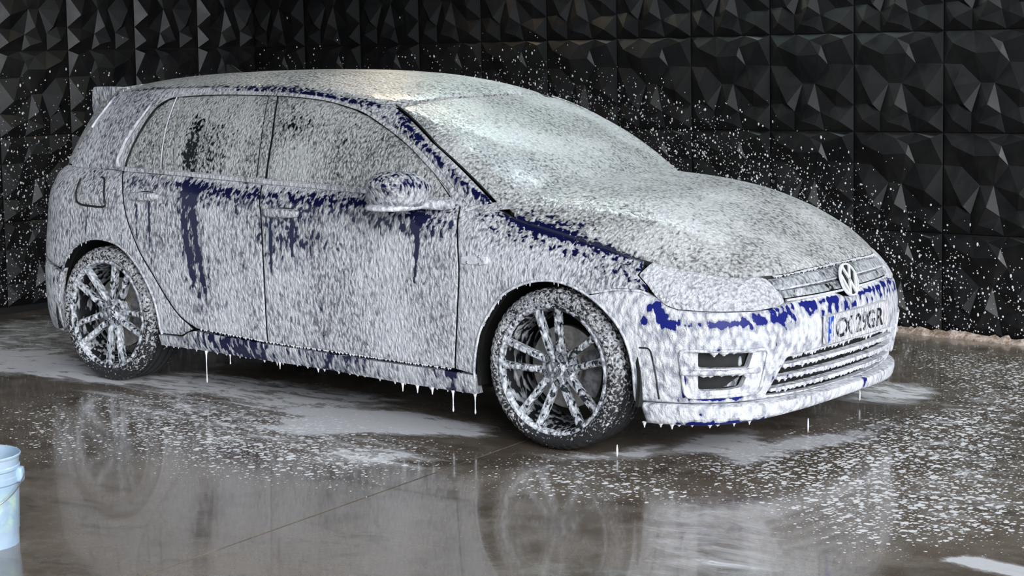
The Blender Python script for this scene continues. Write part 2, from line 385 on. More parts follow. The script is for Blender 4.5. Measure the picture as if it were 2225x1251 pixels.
M_WHEEL = foamed('foamed_graphite_alloy', (.05, .055, .06), .3, metal=.8, cover=-.03, dab=70, spot=55, stretch=.7, thin_shade=(.30, .32, .36), white=(.78, .80, .84))
M_BLACK = plain('black_underbody_plastic', (.008, .008, .008), .7, noise=.3)
M_DARK = plain('dark_cabin_cloth', (.02, .02, .022), .85, noise=.3)
M_DISC = plain('wet_brake_disc_steel', (.34, .32, .30), .4, metal=.6, noise=.4, nscale=18)
M_CAL = plain('dark_brake_caliper', (.14, .14, .15), .45, metal=.3, noise=.5, nscale=40)
M_CHROME = plain('chrome', (.6, .62, .65), .12, metal=1, noise=.15)
M_EMB = plain('black_gloss_badge', (.012, .012, .014), .12, noise=.2, coat=.5)
M_SEAL = plain('rubber_seal', (.01, .01, .01), .5)
M_FOAM = NT('loose_foam')
def _foam():
    t = M_FOAM; pos = t.n('NewGeometry').outputs['Position']
    n = t.noise(pos, 160, 3, .6).outputs[0]
    return t.done(t.pri(Base_Color=t.mix(t.rng(n, .3, .7), (.70, .71, .75), (.84, .85, .88)), Roughness=.45, Normal=t.n('Bump', None, Height=n, Strength=.3, Distance=.01)))
M_FOAM = _foam()
# ------------------------------------------------------------------ setting
def floor_mat():
    t = NT('wet_concrete_with_foam'); pos = t.n('NewGeometry').outputs['Position']
    a = t.noise(pos, .9, 5, .6, .4).outputs[0]; b = t.noise(pos, 7, 5, .65).outputs[0]; g = t.noise(pos, 140, 3, .6).outputs[0]
    col = t.mix(t.rng(a, .35, .65), (.094, .072, .052), (.185, .150, .118))
    col = t.mix(t.math('MULTIPLY', t.rng(b, .35, .75), .5), col, (.24, .215, .185))
    col = t.mix(t.math('MULTIPLY', t.rng(g, .45, .75), .40), col, (.070, .056, .044))
    mo = t.noise(t.vmul(pos, (1, 1.6, 1)), 3.0, 6, .72, .6).outputs[0]
    col = t.mix(t.math('MULTIPLY', t.rng(mo, .50, .68), .55), col, (.040, .031, .024))
    gr2 = t.noise(pos, 60, 4, .7).outputs[0]
    col = t.mix(t.math('MULTIPLY', t.rng(gr2, .56, .70), .35), col, (.30, .27, .24))
    rough = t.rng(t.math('ADD', t.math('MULTIPLY', a, .6), t.math('MULTIPLY', b, .4)), .40, .62, .06, .30)
    film = t.n('Attribute', {'attribute_name': 'film'}).outputs['Fac']; dots = t.n('Attribute', {'attribute_name': 'dots'}).outputs['Fac']
    # streaky sheets of foam dragged along the bay
    sw = t.noise(pos, 2.2, 2).outputs[1]
    ps = t.vadd(t.vmul(pos, (1.0, 2.6, 1)), t.vmul(t.vadd(sw, (-.5, -.5, -.5)), (.5, .5, 0)))
    st = t.noise(ps, 5.0, 6, .62).outputs[0]; st2 = t.noise(ps, 28, 4, .6).outputs[0]
    f = t.math('ADD', t.math('MULTIPLY', st, .75), t.math('MULTIPLY', st2, .25))
    f = t.math('ADD', f, t.math('SUBTRACT', film, .80))
    fm = t.math('MAXIMUM', t.rng(f, .04, .16), t.math('MULTIPLY', t.rng(f, -.10, .14), .45))
    # loose flecks of foam
    pw = t.vadd(pos, t.vmul(t.vadd(t.noise(pos, 30, 2).outputs[1], (-.5, -.5, -.5)), (.020, .020, 0)))
    dm = None
    for sc, k in ((30, .50), (58, .46), (15, .32)):
        v = t.n('TexVoronoi', {'voronoi_dimensions': '2D'}, Vector=pw, Scale=sc, Randomness=1.0)
        r = t.n('SeparateColor', None, Color=v.outputs['Color']).outputs[0]
        rad = t.math('MULTIPLY', t.math('MULTIPLY', t.math('MAXIMUM', t.math('SUBTRACT', t.math('ADD', r, dots), 1.0), 0.0), 1.3), k)
        q = t.rng(t.math('SUBTRACT', rad, v.outputs['Distance']), 0.0, .05)
        dm = q if dm is None else t.math('MAXIMUM', dm, q)
    m = t.math('MAXIMUM', fm, t.math('MULTIPLY', dm, .92))
    bh = t.math('ADD', t.math('ADD', t.math('MULTIPLY', b, .5), t.math('MULTIPLY', g, .09)), t.math('MULTIPLY', m, .25))
    bp = t.n('Bump', None, Height=bh, Strength=.16, Distance=.012)
    wet = t.pri(Base_Color=col, Roughness=rough, Normal=bp, Specular_IOR_Level=.6, Coat_Weight=.4, Coat_Roughness=.05)
    foam = t.pri(Base_Color=t.mix(dm, t.mix(st2, (.52, .52, .54), (.70, .70, .72)), (.84, .85, .87)), Roughness=.40, Normal=bp)
    return t.done(t.mixs(m, wet, foam))
M_FLOOR = floor_mat()
def floor_z(x): return -.05 * np.maximum(0, -1.75 - np.asarray(x, float))
def JX(y): return 1.145 + (y + 1.104) * (1.282 - 1.145) / (-2.812 + 1.104)      # saw cut across the bay floor
FILM = [([(.05, -1.29), (-.02, -1.0), (-.3, -.89), (-.06, -.73), (.34, -.57), (.88, -.67), (.95, -.83), (.52, -1.08), (.32, -1.27)], .55, .12),
        ([(-.91, -.71), (-.53, -.66), (-.05, -.50), (.3, -.5), (.07, -.88), (-.16, -1.04), (-.49, -1.02)], .42, .15),
        ([(1.66, -.7), (1.61, -.32), (1.76, -.06), (1.92, -.26), (1.95, -.09), (2.11, .13), (2.16, .5), (2.25, .07), (2.17, -.34), (2.06, -.71), (1.87, -.6)], .53, .12),
        ([(1.71, .81), (1.68, 1.2), (1.87, 1.26), (2.11, 1.08), (2.12, .72), (1.95, .66), (1.74, .64)], .42, .09),
        ([(-2.9, -.45), (-2.38, -.30), (-1.75, -.55), (-1.19, -.62), (-.99, -.9), (-1.36, -1.0), (-2.1, -1.05)], .50, .14),
        ([(1.26, -.97), (1.46, -.83), (1.59, -.49), (1.75, -.78), (1.56, -.93), (1.36, -1.07)], .48, .10),
        ([(3.20, -1.42), (3.27, -1.30), (3.50, -1.34), (3.9, -1.3), (3.6, -1.50)], .70, .06),
        ([(.44, -1.35), (.76, -1.07), (1.07, -1.16), (1.16, -1.38), (.9, -1.61), (.62, -1.57)], .40, .14),
        ([(2.03, -1.33), (2.23, -1.14), (2.44, -1.04), (2.79, -1.49), (2.89, -1.86), (2.53, -2.12)], .31, .15),
        ([(-3.9, -1.2), (-3.0, -1.2), (-1.8, -.3), (-1.8, .4), (-3.9, .8)], .38, .3),
        ([(-1.3, -1.15), (-.9, -.75), (.1, -.80), (1.0, -1.1), (.95, -1.45), (.1, -1.6), (-.6, -1.45)], .33, .25),
        ([(-1.5, -.9), (-1.2, -.4), (.2, -.35), (.2, -.8), (-.9, -1.0)], .45, .2),
        ([(1.85, 1.5), (2.6, 1.2), (3.4, -1.0), (2.9, -1.3), (2.2, .2)], .26, .3)]
DOTS = [([(-1.18, -1.23), (-.78, -.83), (.17, -.81), (1.07, -1.16), (1.07, -1.75), (.5, -1.95), (-.09, -1.9)], .74, .40),
        ([(1.75, -.8), (2.04, .48), (2.41, 1.23), (3.45, -1.0), (2.95, -1.5), (2.35, -1.15)], .73, .30),
        ([(1.41, 2.1), (2.6, 2.3), (3.2, .9), (2.3, .6), (2.0, 1.2)], .66, .3),
        ([(-1.27, -1.55), (-.96, -1.2), (.07, -1.9), (-.21, -2.2), (-.64, -2.04)], .55, .3),
        ([(1.2, -1.0), (1.8, -.7), (2.3, -1.2), (1.9, -1.5), (1.5, -1.5)], .62, .25)]
def field(P, polys, base=0.0):
    r = np.full(len(P), base)
    for pl, k, w in polys:
        d = edgedist(P, pl) * np.where(inside(P, pl), 1, -1); q = np.clip((d + w) / (2 * w), 0, 1); r = np.maximum(r, k * q * q * (3 - 2 * q))
    return r
def slab(name, side, parent=None):
    ys = np.concatenate([np.arange(-10, -3.2, .6), np.arange(-3.2, 2.4, .05), np.arange(2.4, 3.41, .2)]); v = []; f = []
    for y in ys:
        j = JX(y)
        xs = np.concatenate([np.arange(-4.6, .9, .06), [j - .03, j - .005]]) if side < 0 else np.concatenate([[j + .005, j + .03], np.arange(1.45, 4.4, .05), [5, 7, 11.]])
        for x in xs: v.append((x, y, float(floor_z(x))))
    n = len(xs)
    for i in range(len(ys) - 1):
        for k in range(n - 1): f.append((i * n + k, i * n + k + 1, (i + 1) * n + k + 1, (i + 1) * n + k))
    e = n - 1 if side < 0 else 0; b = len(v)
    for i, y in enumerate(ys): q = v[i * n + e]; v.append((q[0], q[1], -.03))
    for i in range(len(ys) - 1):
        a = (i * n + e, b + i, b + i + 1, (i + 1) * n + e); f.append(a if side > 0 else a[::-1])
    o = obj(name, v, f, M_FLOOR, parent); P = np.array(v)[:, :2]
    for nm, fl in (('film', field(P, FILM)), ('dots', field(P, DOTS, .06))):
        o.data.attributes.new(nm, 'FLOAT', 'POINT').data.foreach_set('value', fl.astype(np.float32))
    return o
floor = slab('floor', 1); tag(floor, 'wet brown-grey concrete wash bay floor streaked with foam', 'floor', kind='structure')
slab('slab', -1, floor)
ys = np.linspace(-10, 3.3, 30); fv = []
for y in ys: fv += [(JX(y) - .008, y, -.024), (JX(y) + .008, y, -.024)]
obj('joint_filler', fv, [(2 * i, 2 * i + 1, 2 * i + 3, 2 * i + 2) for i in range(29)], M_SEAL, floor)

def wall_mat():
    t = NT('black_faceted_wall_panel'); pos = t.n('NewGeometry').outputs['Position']
    b = t.noise(pos, 6, 4, .6).outputs[0]; s = t.noise(t.vmul(pos, (40, 40, 3)), 1, 4, .6).outputs[0]
    col = t.mix(t.rng(b, .35, .7), (.0045, .0045, .0052), (.010, .0095, .0095))
    col = t.mix(t.math('MULTIPLY', t.rng(s, .55, .8), .35), col, (.024, .024, .025))
    return t.done(t.pri(Base_Color=col, Roughness=t.rng(b, .3, .7, .36, .50), Specular_IOR_Level=.40))
M_WALL = wall_mat(); M_WALLB = plain('black_wall_backing', (.006, .006, .006), .8)
SP = .538
PV = dict(k00=(0, 0, 0), k10=(1, 0, 0), k01=(0, 1, 0), k11=(1, 1, 0), L1=(0, .68, 0), L2=(0, .27, 0), R1=(1, .68, 0), R2=(1, .27, 0), T1=(.32, 1, .1), T2=(.70, 1, .12), B1=(.30, 0, .1), B2=(.66, 0, .1),
          a1=(.885, .95, .62), b1=(.84, .42, .95), c1=(.87, .10, .85), la=(.12, .88, .7), lb=(.14, .47, .9), lc=(.13, .12, .8), v1=(.40, .49, .12), v2=(.545, .49, .12), p1=(.25, .28, 1), s1=(.305, .20, .22),
          p2=(.50, .28, 1), s2=(.615, .19, .18), q1=(.37, .78, .95), q2=(.62, .79, .75), q3=(.50, .94, .5), q4=(.63, .88, .3), q5=(.70, .69, .12), r2=(.80, .25, .15), l1=(.20, .67, .12), l2=(.16, .28, .25), d1=(.40, .10, .7), d2=(.56, .06, .5))
PE = 'v1-p1 p1-s1 s1-v1 v2-p2 p2-s2 s2-v2 a1-R1 a1-k11 b1-R1 b1-R2 c1-R2 c1-k10 q2-v2 q1-v1 q1-v2 q5-R1 q2-q5 q5-v2 q5-a1 q5-b1 R2-r2 r2-s2 r2-b1 r2-c1 L1-l1 l1-v1 l1-lb l1-la l1-q1 L2-l2 l2-lb l2-lc b1-v2 la-L1 lb-L1 lb-L2 lc-L2 lb-v1 lb-p1 v1-v2 v1-p2 s1-p2 q3-q1 q3-q4 q4-q2'.split()
def panel_mesh(flip=False):
    K = list(PV); P = [((1 - PV[k][0]) if flip else PV[k][0], PV[k][1], PV[k][2]) for k in K]
    E = [(K.index(e.split('-')[0]), K.index(e.split('-')[1])) for e in PE]
    cv, ce, cfc, ov, oe, of = delaunay_2d_cdt([Vector((u, v)) for u, v, h in P], E, [], 0, 1e-6)
    H = []
    for o, q in zip(ov, cv): H.append(P[o[0]][2] if o else .4)
    g = .0022
    v = [(g + q.x * (SP - 2 * g), -h * .042, g + q.y * (SP - 2 * g)) for q, h in zip(cv, H)]; f = [tuple(q) for q in cfc]
    out = []
    for q in f:
        a, b, c = (Vector(v[i]) for i in q[:3]); out.append(q if (b - a).cross(c - a).y < 0 else q[::-1])
    n = len(v); cnt = {(q[i], q[(i + 1) % 3]) for q in out for i in range(3)}
    be = [e for e in cnt if (e[1], e[0]) not in cnt]
    v += [(x, .012, z) for x, y, z in v[:n]]
    out += [(b, a, n + a, n + b) for a, b in be]
    me = bpy.data.meshes.new('panel'); me.from_pydata(v, [], out); me.update(); me.materials.append(M_WALL); return me
PM1, PM2 = panel_mesh(), panel_mesh(True)
def wall(name, origin, ex, cols, row0, rows, label, mesh):
    """origin: a seam crossing; ex: unit vector along the wall to the right"""
    ex = Vector(ex).normalized(); ez = Vector((0, 0, 1)); ez = (ez - ex * ex.dot(ez)).normalized(); ey = ez.cross(ex)
    R = Matrix((ex, ey, ez)).transposed().to_4x4()
    c0, c1 = cols; a = Vector(origin) + ex * c0 * SP + ez * row0 * SP; b = ex * (c1 - c0) * SP; h = ez * rows * SP; n = ey * .012; d = ey * .15; dn = ez * -.12
    v = [a + n + dn, a + b + n + dn, a + b + h + n, a + h + n]; v += [q + d for q in v]
    w = obj(name, v, [(0, 1, 2, 3), (5, 4, 7, 6), (1, 5, 6, 2), (4, 0, 3, 7), (3, 2, 6, 7), (4, 5, 1, 0)], M_WALLB); tag(w, label, 'wall', kind='structure')
    for r in range(rows):
        for c in range(c0, c1):
            o = bpy.data.objects.new('panel', mesh); COL.objects.link(o); o.parent = w
            T = R.copy(); T.translation = Vector(origin) + ex * c * SP + ez * (row0 + r) * SP; o.matrix_world = T
    return w, R
BO, BX = (1.363, 2.600, 1.624), (.9990, -.0452, .0162)
wb, RB = wall('wall_back', BO, BX, (-10, 6), -3, 6, 'black wall of faceted pyramid panels behind the car', PM1)
LO, LX = (-3.98, 2.862, 1.543), (.068, .9977, 0)
wl_, RL = wall('wall_left', LO, LX, (-8, 0), -3, 6, 'black faceted panel wall beyond the car tail', PM2)
v = [(-4.4, -3.6, 3.55), (7, -3.6, 3.55), (7, 3.2, 3.55), (-4.4, 3.2, 3.55)]; v += [(x, y, z + .15) for x, y, z in v]
tag(obj('ceiling', v, [(3, 2, 1, 0), (4, 5, 6, 7), (0, 1, 5, 4), (1, 2, 6, 5), (2, 3, 7, 6), (3, 0, 4, 7)], plain('dark_ceiling', (.03, .03, .03), .8, noise=.2)), 'dark ceiling slab over the wash bay', 'ceiling', kind='structure')
# ------------------------------------------------------------------ the car
car = empty('car'); tag(car, 'dark blue five-door hatchback covered in white wash foam', 'car')
def mir(sg, fn):
    """surface function for the right (1) or left (-1) side"""
    return fn if sg > 0 else (lambda u, v, off=0.0: fn(-np.asarray(u), v, off))
def XS(pts): return [(float(s_of_x(x)), z) for x, z in pts]
def gauss(d, w): return np.exp(-(d / w) ** 2)
def band(v, a, b, w): return 1 / (1 + np.exp(-(v - a) / w)) * 1 / (1 + np.exp((v - b) / w))
def ztop(x): return TZ(s_of_x(x))

def bare_door(X):
    x, y, z = X[:, 0], X[:, 1], X[:, 2]
    b = .46 * gauss(z - .940, .024) * band(x, -.62, .9, .05) + .30 * gauss(z - .90, .045) * band(x, -.70, .9, .05)   # under the window line
    b += .40 * gauss(z - .955, .022) * band(x, -1.3, -.6, .05)
    b += .30 * band(z, .66, .86, .03) * band(x, -.32, .06, .04)                    # around the front handle
    for x0, w, za, zb, k in ((-.205, .006, .58, .84, 1.3), (-.075, .006, .66, .84, 1.1), (.605, .010, .60, .93, 1.4), (-1.075, .006, .70, .87, 1.0), (-.985, .006, .58, .88, 1.3)):
        b += k * gauss(x - x0 - .06 * (.84 - z) * (x0 < 0) - .03 * np.sin((z - .5) * 6) * (x0 > .4), w * (.6 + .9 * (z - za) / (zb - za))) * band(z, za, zb, .015)
    r = -.790 + .24 * np.clip(.98 - z, 0, 1) ** 1.2                                  # long run below the rear window
    b += .62 * gauss(x - r - .012, .020) * band(z, .50, .97, .04) + .62 * gauss(x - r - .075, .016) * band(z, .46, .93, .04) + .42 * gauss(x - r - .035, .075) * band(z, .44, .99, .04)
    b += .34 * gauss(z - .855, .045) * band(x, .38, .86, .03)
    b -= .16 * band(z, .25, .58, .05) + .12 * band(x, .25, 1.0, .05) * band(z, .25, .78, .05)
    return b
def bare_quarter(X):
    x, z = X[:, 0], X[:, 2]
    return 1.2 * gauss(x + 1.425 - .10 * (z - .84), .006) * band(z, .70, .845, .012) + .9 * gauss(x + 1.445 - .2 * (z - .84), .004) * band(z, .74, .845, .012) - .05
def bare_fender(X):
    x, y, z = X[:, 0], X[:, 1], X[:, 2]; d = ztop(x) - z
    b = .95 * gauss(d - .006, .014) * band(x, 1.0, 1.66, .03)
    b += .40 * gauss(d - .05, .030) * band(x, .98, 1.7, .05)
    b += .75 * gauss(x - 1.705, .03) * gauss(z - .69, .05)
    b -= .18 * band(z, .2, .72, .05)
    return b
def bare_bumper(X):
    x, y, z = X[:, 0], X[:, 1], X[:, 2]; a = np.abs(y)
    b = .86 * gauss(z - .545, .028) * band(a, .50, .86, .03) * band(x, 1.72, 2.12, .03)   # below the headlamp
    b += .95 * gauss(z - .610 + .5 * (x - 1.75), .040) * gauss(x - 1.775, .035)
    b += .85 * gauss(z - .588, .014) * band(a, .02, .50, .04)
    b += .56 * gauss(z - .555, .026) * band(a, -.1, .60, .05)
    b += 1.2 * gauss(z - .254, .009) * band(a, .63, .775, .012) * (x > 1.88)
    b += 1.2 * gauss(x - 1.872, .010) * band(z, .25, .36, .02) * (a > .6)
    return b - .05
def bare_lip(X):
    x, y, z = X[:, 0], X[:, 1], X[:, 2]; a = np.abs(y)
    return 1.25 * gauss(z - .155, .014) * band(a, .50, .79, .015) * (x > 1.83) + .9 * gauss(z - .20, .010) * gauss(a - .78, .03) + .7 * gauss(y - .12, .03) - .08
def bare_frame(X):
    x, y, z = X[:, 0], X[:, 1], X[:, 2]
    d = np.interp(x, GR[3:15, 0][::-1], GR[3:15, 2][::-1]) - z
    b = .72 * gauss(d - .010, .014) * band(x, -.65, .22, .08)
    apx = np.interp(z, [.96, 1.34], [.90, .28])                                        # windscreen edge of the pillar
    b += .62 * gauss(x - apx + .008, .014) * (x > .15)
    b += .48 * gauss(x - apx + .045, .030) * (x > .35)
    return b
def bare_glass(X):
    x, y, z = X[:, 0], X[:, 1], X[:, 2]
    b = .80 * gauss(x + .82, .055) * band(z, 1.0, 1.25, .03) + .42 * gauss(x + .66, .14) * band(z, 1.0, 1.24, .04)
    b += .50 * gauss(x + .20, .14) * gauss(z - 1.24, .06) + .16 * gauss(x - .05, .16) * band(z, 1.02, 1.25, .04)
    return b - .06
def bare_hood(X):
    x, y, z = X[:, 0], X[:, 1], X[:, 2]; d = HYE(x) - np.abs(y)
    return .95 * gauss(d - .006, .012) * band(x, 1.0, 1.62, .03) + .45 * gauss(d - .045, .028) * band(x, 1.0, 1.42, .05) - .15 * band(x, 1.7, 2.3, .08)
def bare_sill(X): return .22 + .14 * np.sin(X[:, 0] * 9) + .45 * gauss(X[:, 0] + .35, .12) + 1.0 * gauss(X[:, 0] - .80, .04) * gauss(X[:, 2] - .26, .02) - .35 * band(X[:, 0], .35, .76, .03) - .5 * band(X[:, 0], .85, 1.0, .01)

FA = [(.915, .236), (.938, .358), (.966, .451), (1.022, .536), (1.086, .609), (1.187, .659), (1.290, .679), (1.390, .669), (1.486, .634), (1.562, .586), (1.622, .526), (1.661, .451), (1.681, .361), (1.684, .236)]
RA = [(-1.690, .225), (-1.677, .356), (-1.654, .461), (-1.599, .564), (-1.519, .636), (-1.403, .679), (-1.283, .682), (-1.175, .654), (-1.075, .584), (-1.007, .501), (-.955, .401), (-.935, .262)]
FDF = [(.822, .276), (.842, .45), (.858, .667), (.842, .80), (.806, .90), (.785, .944)]      # front edge of front door
BS = [(-.318, .992), (-.285, .90), (-.262, .83), (-.242, .586), (-.242, .286)]              # between the doors
RDR = [(-1.258, 1.008), (-1.187, .905), (-1.135, .782), (-1.055, .647), (-.971, .549), (-.875, .433), (-.787, .352), (-.691, .308)]
HLO = [(1.122, .717), (1.074, .684), (1.026, .642), (.985, .615), (.938, .600), (.80, .592), (.605, .586), (.500, .592), (.452, .603), (.452, .628), (.478, .672), (.495, .694)]   # headlamp, (s, z)
def topline(xa, xb, n=14): return [(float(s_of_x(x)), float(ztop(x))) for x in np.linspace(xa, xb, n)]
def spx(pts): return XS(spl(pts, 5))

parts = {}
for sg in (1, -1):
    R = sg > 0; sk = mir(sg, skirt); gr = mir(sg, green); st = .009 if R else .04
    fd = panel('front_door', sk, spx(FDF) + topline(.775, -.31)[0:] + spx(BS)[1:] + XS([(.1, .283), (.42, .275)]), M_BODY, car, step=st, bare=bare_door, rim=M_SEAL, gap=.0038, bev=.003)
    rd = panel('rear_door', sk, spx(BS)[::-1] + topline(-.325, -1.25) + spx(RDR)[1:] + XS([(-.48, .298)]), M_BODY, car, step=st, bare=bare_door, rim=M_SEAL, gap=.0038, bev=.003)
    hs = [(1.05, .757)]
    fe = panel('front_fender', sk, spx(FDF)[::-1] + XS(spl(FA, 5)[1:41]) + XS([(1.60, .664), (1.70, .664), (1.738, .650)]) + [(1.074, .684), (1.122, .717), (1.112, .737)] + topline(1.675, .80, 22), M_BODY, car, step=st, bare=bare_fender, rim=M_SEAL, gap=.0038, bev=.003)
    qp = panel('quarter_panel', sk, spx(RDR)[:-1][::-1][2:] + topline(-1.262, -1.80, 10) + XS([(-1.86, 1.0), (-1.90, .80), (-1.90, .58), (-1.66, .52)]) + XS(spl(RA, 5)[14:]) + XS([(-.80, .266), (-.712, .304)]), M_BODY, car, step=st, bare=bare_quarter, rim=M_SEAL, gap=.0038, bev=.003)
    sl = panel('side_skirt', lambda u, v, off=0.0, f=sk: f(u, v, np.asarray(off) - .012), rnd(XS([(.915, .262), (.80, .268), (.42, .270), (.1, .278), (-.24, .283), (-.48, .292), (-.695, .302), (-.735, .293), (-.80, .260), (-.955, .260), (-.955, .205), (-.70, .206), (-.30, .200), (.1, .196), (.5, .182), (.915, .176)]), .004), M_SILL, car, step=.02, thick=.05, bare=bare_sill)
    # bumper foam, lamps
    hl = panel('headlight', sk, rnd(HLO + [(float(q), float(TZ(q)) - .002) for q in np.linspace(.52, 1.09, 16)], .01), M_LAMP, car, step=.02, off=-.003, bev=.006, gap=.0005)
    # window frame, pillars: one pressing round the side glass
    DL = [(2.511, 0), (2.528, .09), (2.50, .34), (2.451, .59), (2.418, .78), (2.37, .86), (2.266, .90), (1.949, .94), (1.583, .95), (1.337, .95), (1.053, .935), (.91, .90), (.832, .83), (.785, .66), (.772, .50), (.775, .31), (.79, .06), (.80, -.06)]
    DLs = spl(DL, 4)
    fr = panel('window_pillar_frame', gr, [(.690, -.07), (.695, .5), (.655, .985)] + [(g, .992) for g in np.linspace(.72, 2.80, 30)] + [(2.84, .58), (2.875, .17), (2.885, -.01)] + DLs, M_BODY, car, step=.018 if R else .05, bare=bare_frame, rim=M_SEAL, gap=.0012)
    DI = spl([(2.484, .035), (2.478, .12), (2.440, .43), (2.391, .72), (2.331, .83), (2.255, .865), (1.95, .895), (1.583, .905), (1.343, .91), (1.070, .895), (.935, .86), (.866, .80), (.822, .63), (.806, .47), (.808, .31), (.815, .10), (.83, .035)], 4)
    mid = inset(DLs, .003)
    tr = panel('window_trim', gr, DLs, M_TRIM, car, holes=[DI], step=.03, off=-.004, bev=.003, gap=.0012, rim=M_SEAL)
    fg = panel('front_window', gr, rnd([(.835, .03), (.80, .30), (.803, .47), (.818, .63), (.86, .79), (.93, .862), (1.07, .90), (1.343, .915), (1.50, .915), (1.575, .43), (1.655, .03)], .006), M_GLASS, fd, step=.02, off=.007, bare=bare_glass, gap=.003, rim=M_SEAL)
    rg = panel('rear_window', gr, rnd([(1.705, .03), (1.64, .43), (1.575, .91), (1.95, .90), (2.232, .875), (2.20, .43), (2.175, .03)], .006), M_GLASS, rd, step=.02, off=.007, bare=bare_glass, gap=.003, rim=M_SEAL)
    qg = panel('quarter_window', gr, rnd([(2.245, .03), (2.262, .43), (2.268, .868), (2.335, .835), (2.395, .72), (2.444, .43), (2.482, .12), (2.486, .03)], .006), M_GLASS, rd, step=.02, off=.006, bare=bare_glass, gap=.003, rim=M_SEAL)
    panel('pillar_cover', gr, rnd([(1.657, .03), (1.577, .43), (1.502, .91), (1.573, .91), (1.638, .43), (1.703, .03)], .003), M_GLASS, fd, step=.03, off=.004, gap=.003, rim=M_SEAL)
    panel('window_divider', gr, rnd([(2.178, .03), (2.203, .43), (2.235, .88), (2.265, .87), (2.259, .43), (2.242, .03)], .003), M_GLASS, rd, step=.03, off=.003, gap=.001)
    tt = np.linspace(.04, .86, 24)
    for g0, g1, nm in ((2.246, 2.262, 'divider_bead'),):
        P = green(np.interp(tt, [.04, .86], [g0, g1]), tt, -.002); P[:, 1] *= sg; MB().tube(P, .0034, 6).build(nm, M_FRONT, rd, 60)
    tt = np.linspace(.02, .80, 30); P = green(np.interp(tt, [.0, .09, .34, .59, .80], [2.522, 2.536, 2.508, 2.460, 2.425]), tt, -.006); P[:, 1] *= sg
    MB().tube(P, np.interp(tt, [0, .5, .8], [.009, .008, .004]), 8).build('trim_bead', M_FRONT, fr, 60)
    tt = np.linspace(.50, .93, 20); P = green(np.interp(tt, [.17, .58, .93], [2.868, 2.836, 2.80]), tt, -.002); P[:, 1] *= sg
    MB().tube(P, .006, 8).build('gutter_bead', M_FRONT, fr, 60)
    panel('mirror_sail', gr, rnd([(.832, .03), (.80, .31), (.792, .31), (.788, .05), (.792, .02), (.93, .02)], .004), M_TRIM, fd, step=.03, off=.002, gap=0)
    # belt strip
    b = MB(); xs = np.linspace(.74, -1.255, 40); P = skirt(s_of_x(xs), ztop(xs) + .004, -.006); P[:, 1] *= sg
    ring = []
    for q in P:
        ring.append([(q[0], q[1] + sg * dy, q[2] + dz) for dy, dz in ((.006, -.010), (-.008, -.008), (-.006, .008), (.012, .012))])
    bl = b.loft(ring).build('belt_strip', M_TRIM, car, 40)
    # handles
    for dr, x0, x1, z0 in ((fd, -.245, -.035, .860), (rd, -1.130, -.935, .891)):
        zs = z0 + .010; P = []
        cx = (x0 + x1) / 2; hw = (x1 - x0) / 2; yb = float(-skirt(s_of_x(cx), zs)[1])
        def bend(a, b_, c_): return (a, b_ , c_ + .0)
        v, f = superq((cx, 0, zs), (hw, .024, .020), .55, .45, 36, 12)
        v = [(x, -(yb + .010 + q * 1.0 - .10 * ((x - cx) / hw) ** 2 * .12) * sg, z + .012 * (x - cx)) for x, q, z in v]
        h = MB().add(v, f).build('handle', M_BODY, dr, 60)
        v, f = superq((cx + .02, 0, zs - .005), (hw * .72, .012, .030), .8, .8, 24, 10)
        MB().add([(x, -(yb - .002 + q * .2) * sg, z) for x, q, z in v], f).build('handle_recess', M_SEAL, dr, 60)
    # side marker strip on the fender
    v, f = superq((.938, 0, .735), (.068, .008, .017), .3, .3, 24, 8)
    yb = float(-skirt(s_of_x(.938), .735)[1])
    badge = MB().add([(x, -(yb + q) * sg, z + .05 * (x - .938)) for x, q, z in v], f).build('side_badge', M_FRONT, fe, 40)
    for bx, bz in ((.905, .725), (.968, .722), (.965, .752)):
        v, f = superq((bx, -(yb + .008) * sg, bz), (.006, .004, .006), 1, 1, 10, 6); MB().add(v, f).build('stud', M_CHROME, badge, 60)
    # mirror
    def mshape(a, b_, c_):
        k = .82 + .18 * c_ if c_ < 0 else 1 - .20 * c_
        return (a * (1 - .10 * max(c_, 0)), b_ * k, c_ if c_ > 0 else c_ * .92)
    v, f = superq((.618, 0, 1.004), (.108, .142, .086), .75, .75, 44, 22, mshape)
    mv = [(x - .10 * (q) + .02 * (q / .13) ** 2, sg * (-.985 + q * -1.0), z + .06 * q) for x, q, z in v]
    fold = 0 if R else 1                                          # the far mirror is turned in
    if fold: mv = [(.46 + (x - .6) * .6, .86 + (y - .985) * .5, z - .03) for x, y, z in mv]
    mr = MB().add(mv, f).build('mirror', M_BODY, car, 60); mr.data.attributes.new('bare', 'FLOAT', 'POINT').data.foreach_set('value', np.array([.42 * min(1, max(0, (q[2] - .99) / .03)) for q in mv], np.float32)); tag(mr, 'foam-covered mirror housing')
    if fold: parts[sg] = dict(fd=fd, rd=rd, fe=fe, qp=qp, hl=hl, mr=mr); continue
    v, f = superq((.545, -.975 * sg, 1.0), (.012, .100, .060), .5, .6, 30, 12); MB().add(v, f).build('mirror_glass', M_CHROME, mr, 60)
    pts = [(.63, -.93, .955), (.68, -.89, .948), (.735, -.855, .946), (.76, -.80, .946)]
    MB().tube([(x, y * sg, z) for x, y, z in pts], [.016, .019, .021, .022], 12).build('mirror_foot', M_BODY, mr, 60)
    v, f = superq((.612, -.985 * sg, .944), (.096, .126, .014), .5, .8, 30, 10); MB().add([(x - .08 * sg * (-(y) - .985 * sg) * 1, y, z) for x, y, z in v], f).build('mirror_underside', M_FRONT, mr, 60)
    parts[sg] = dict(fd=fd, rd=rd, fe=fe, qp=qp, hl=hl, mr=mr)
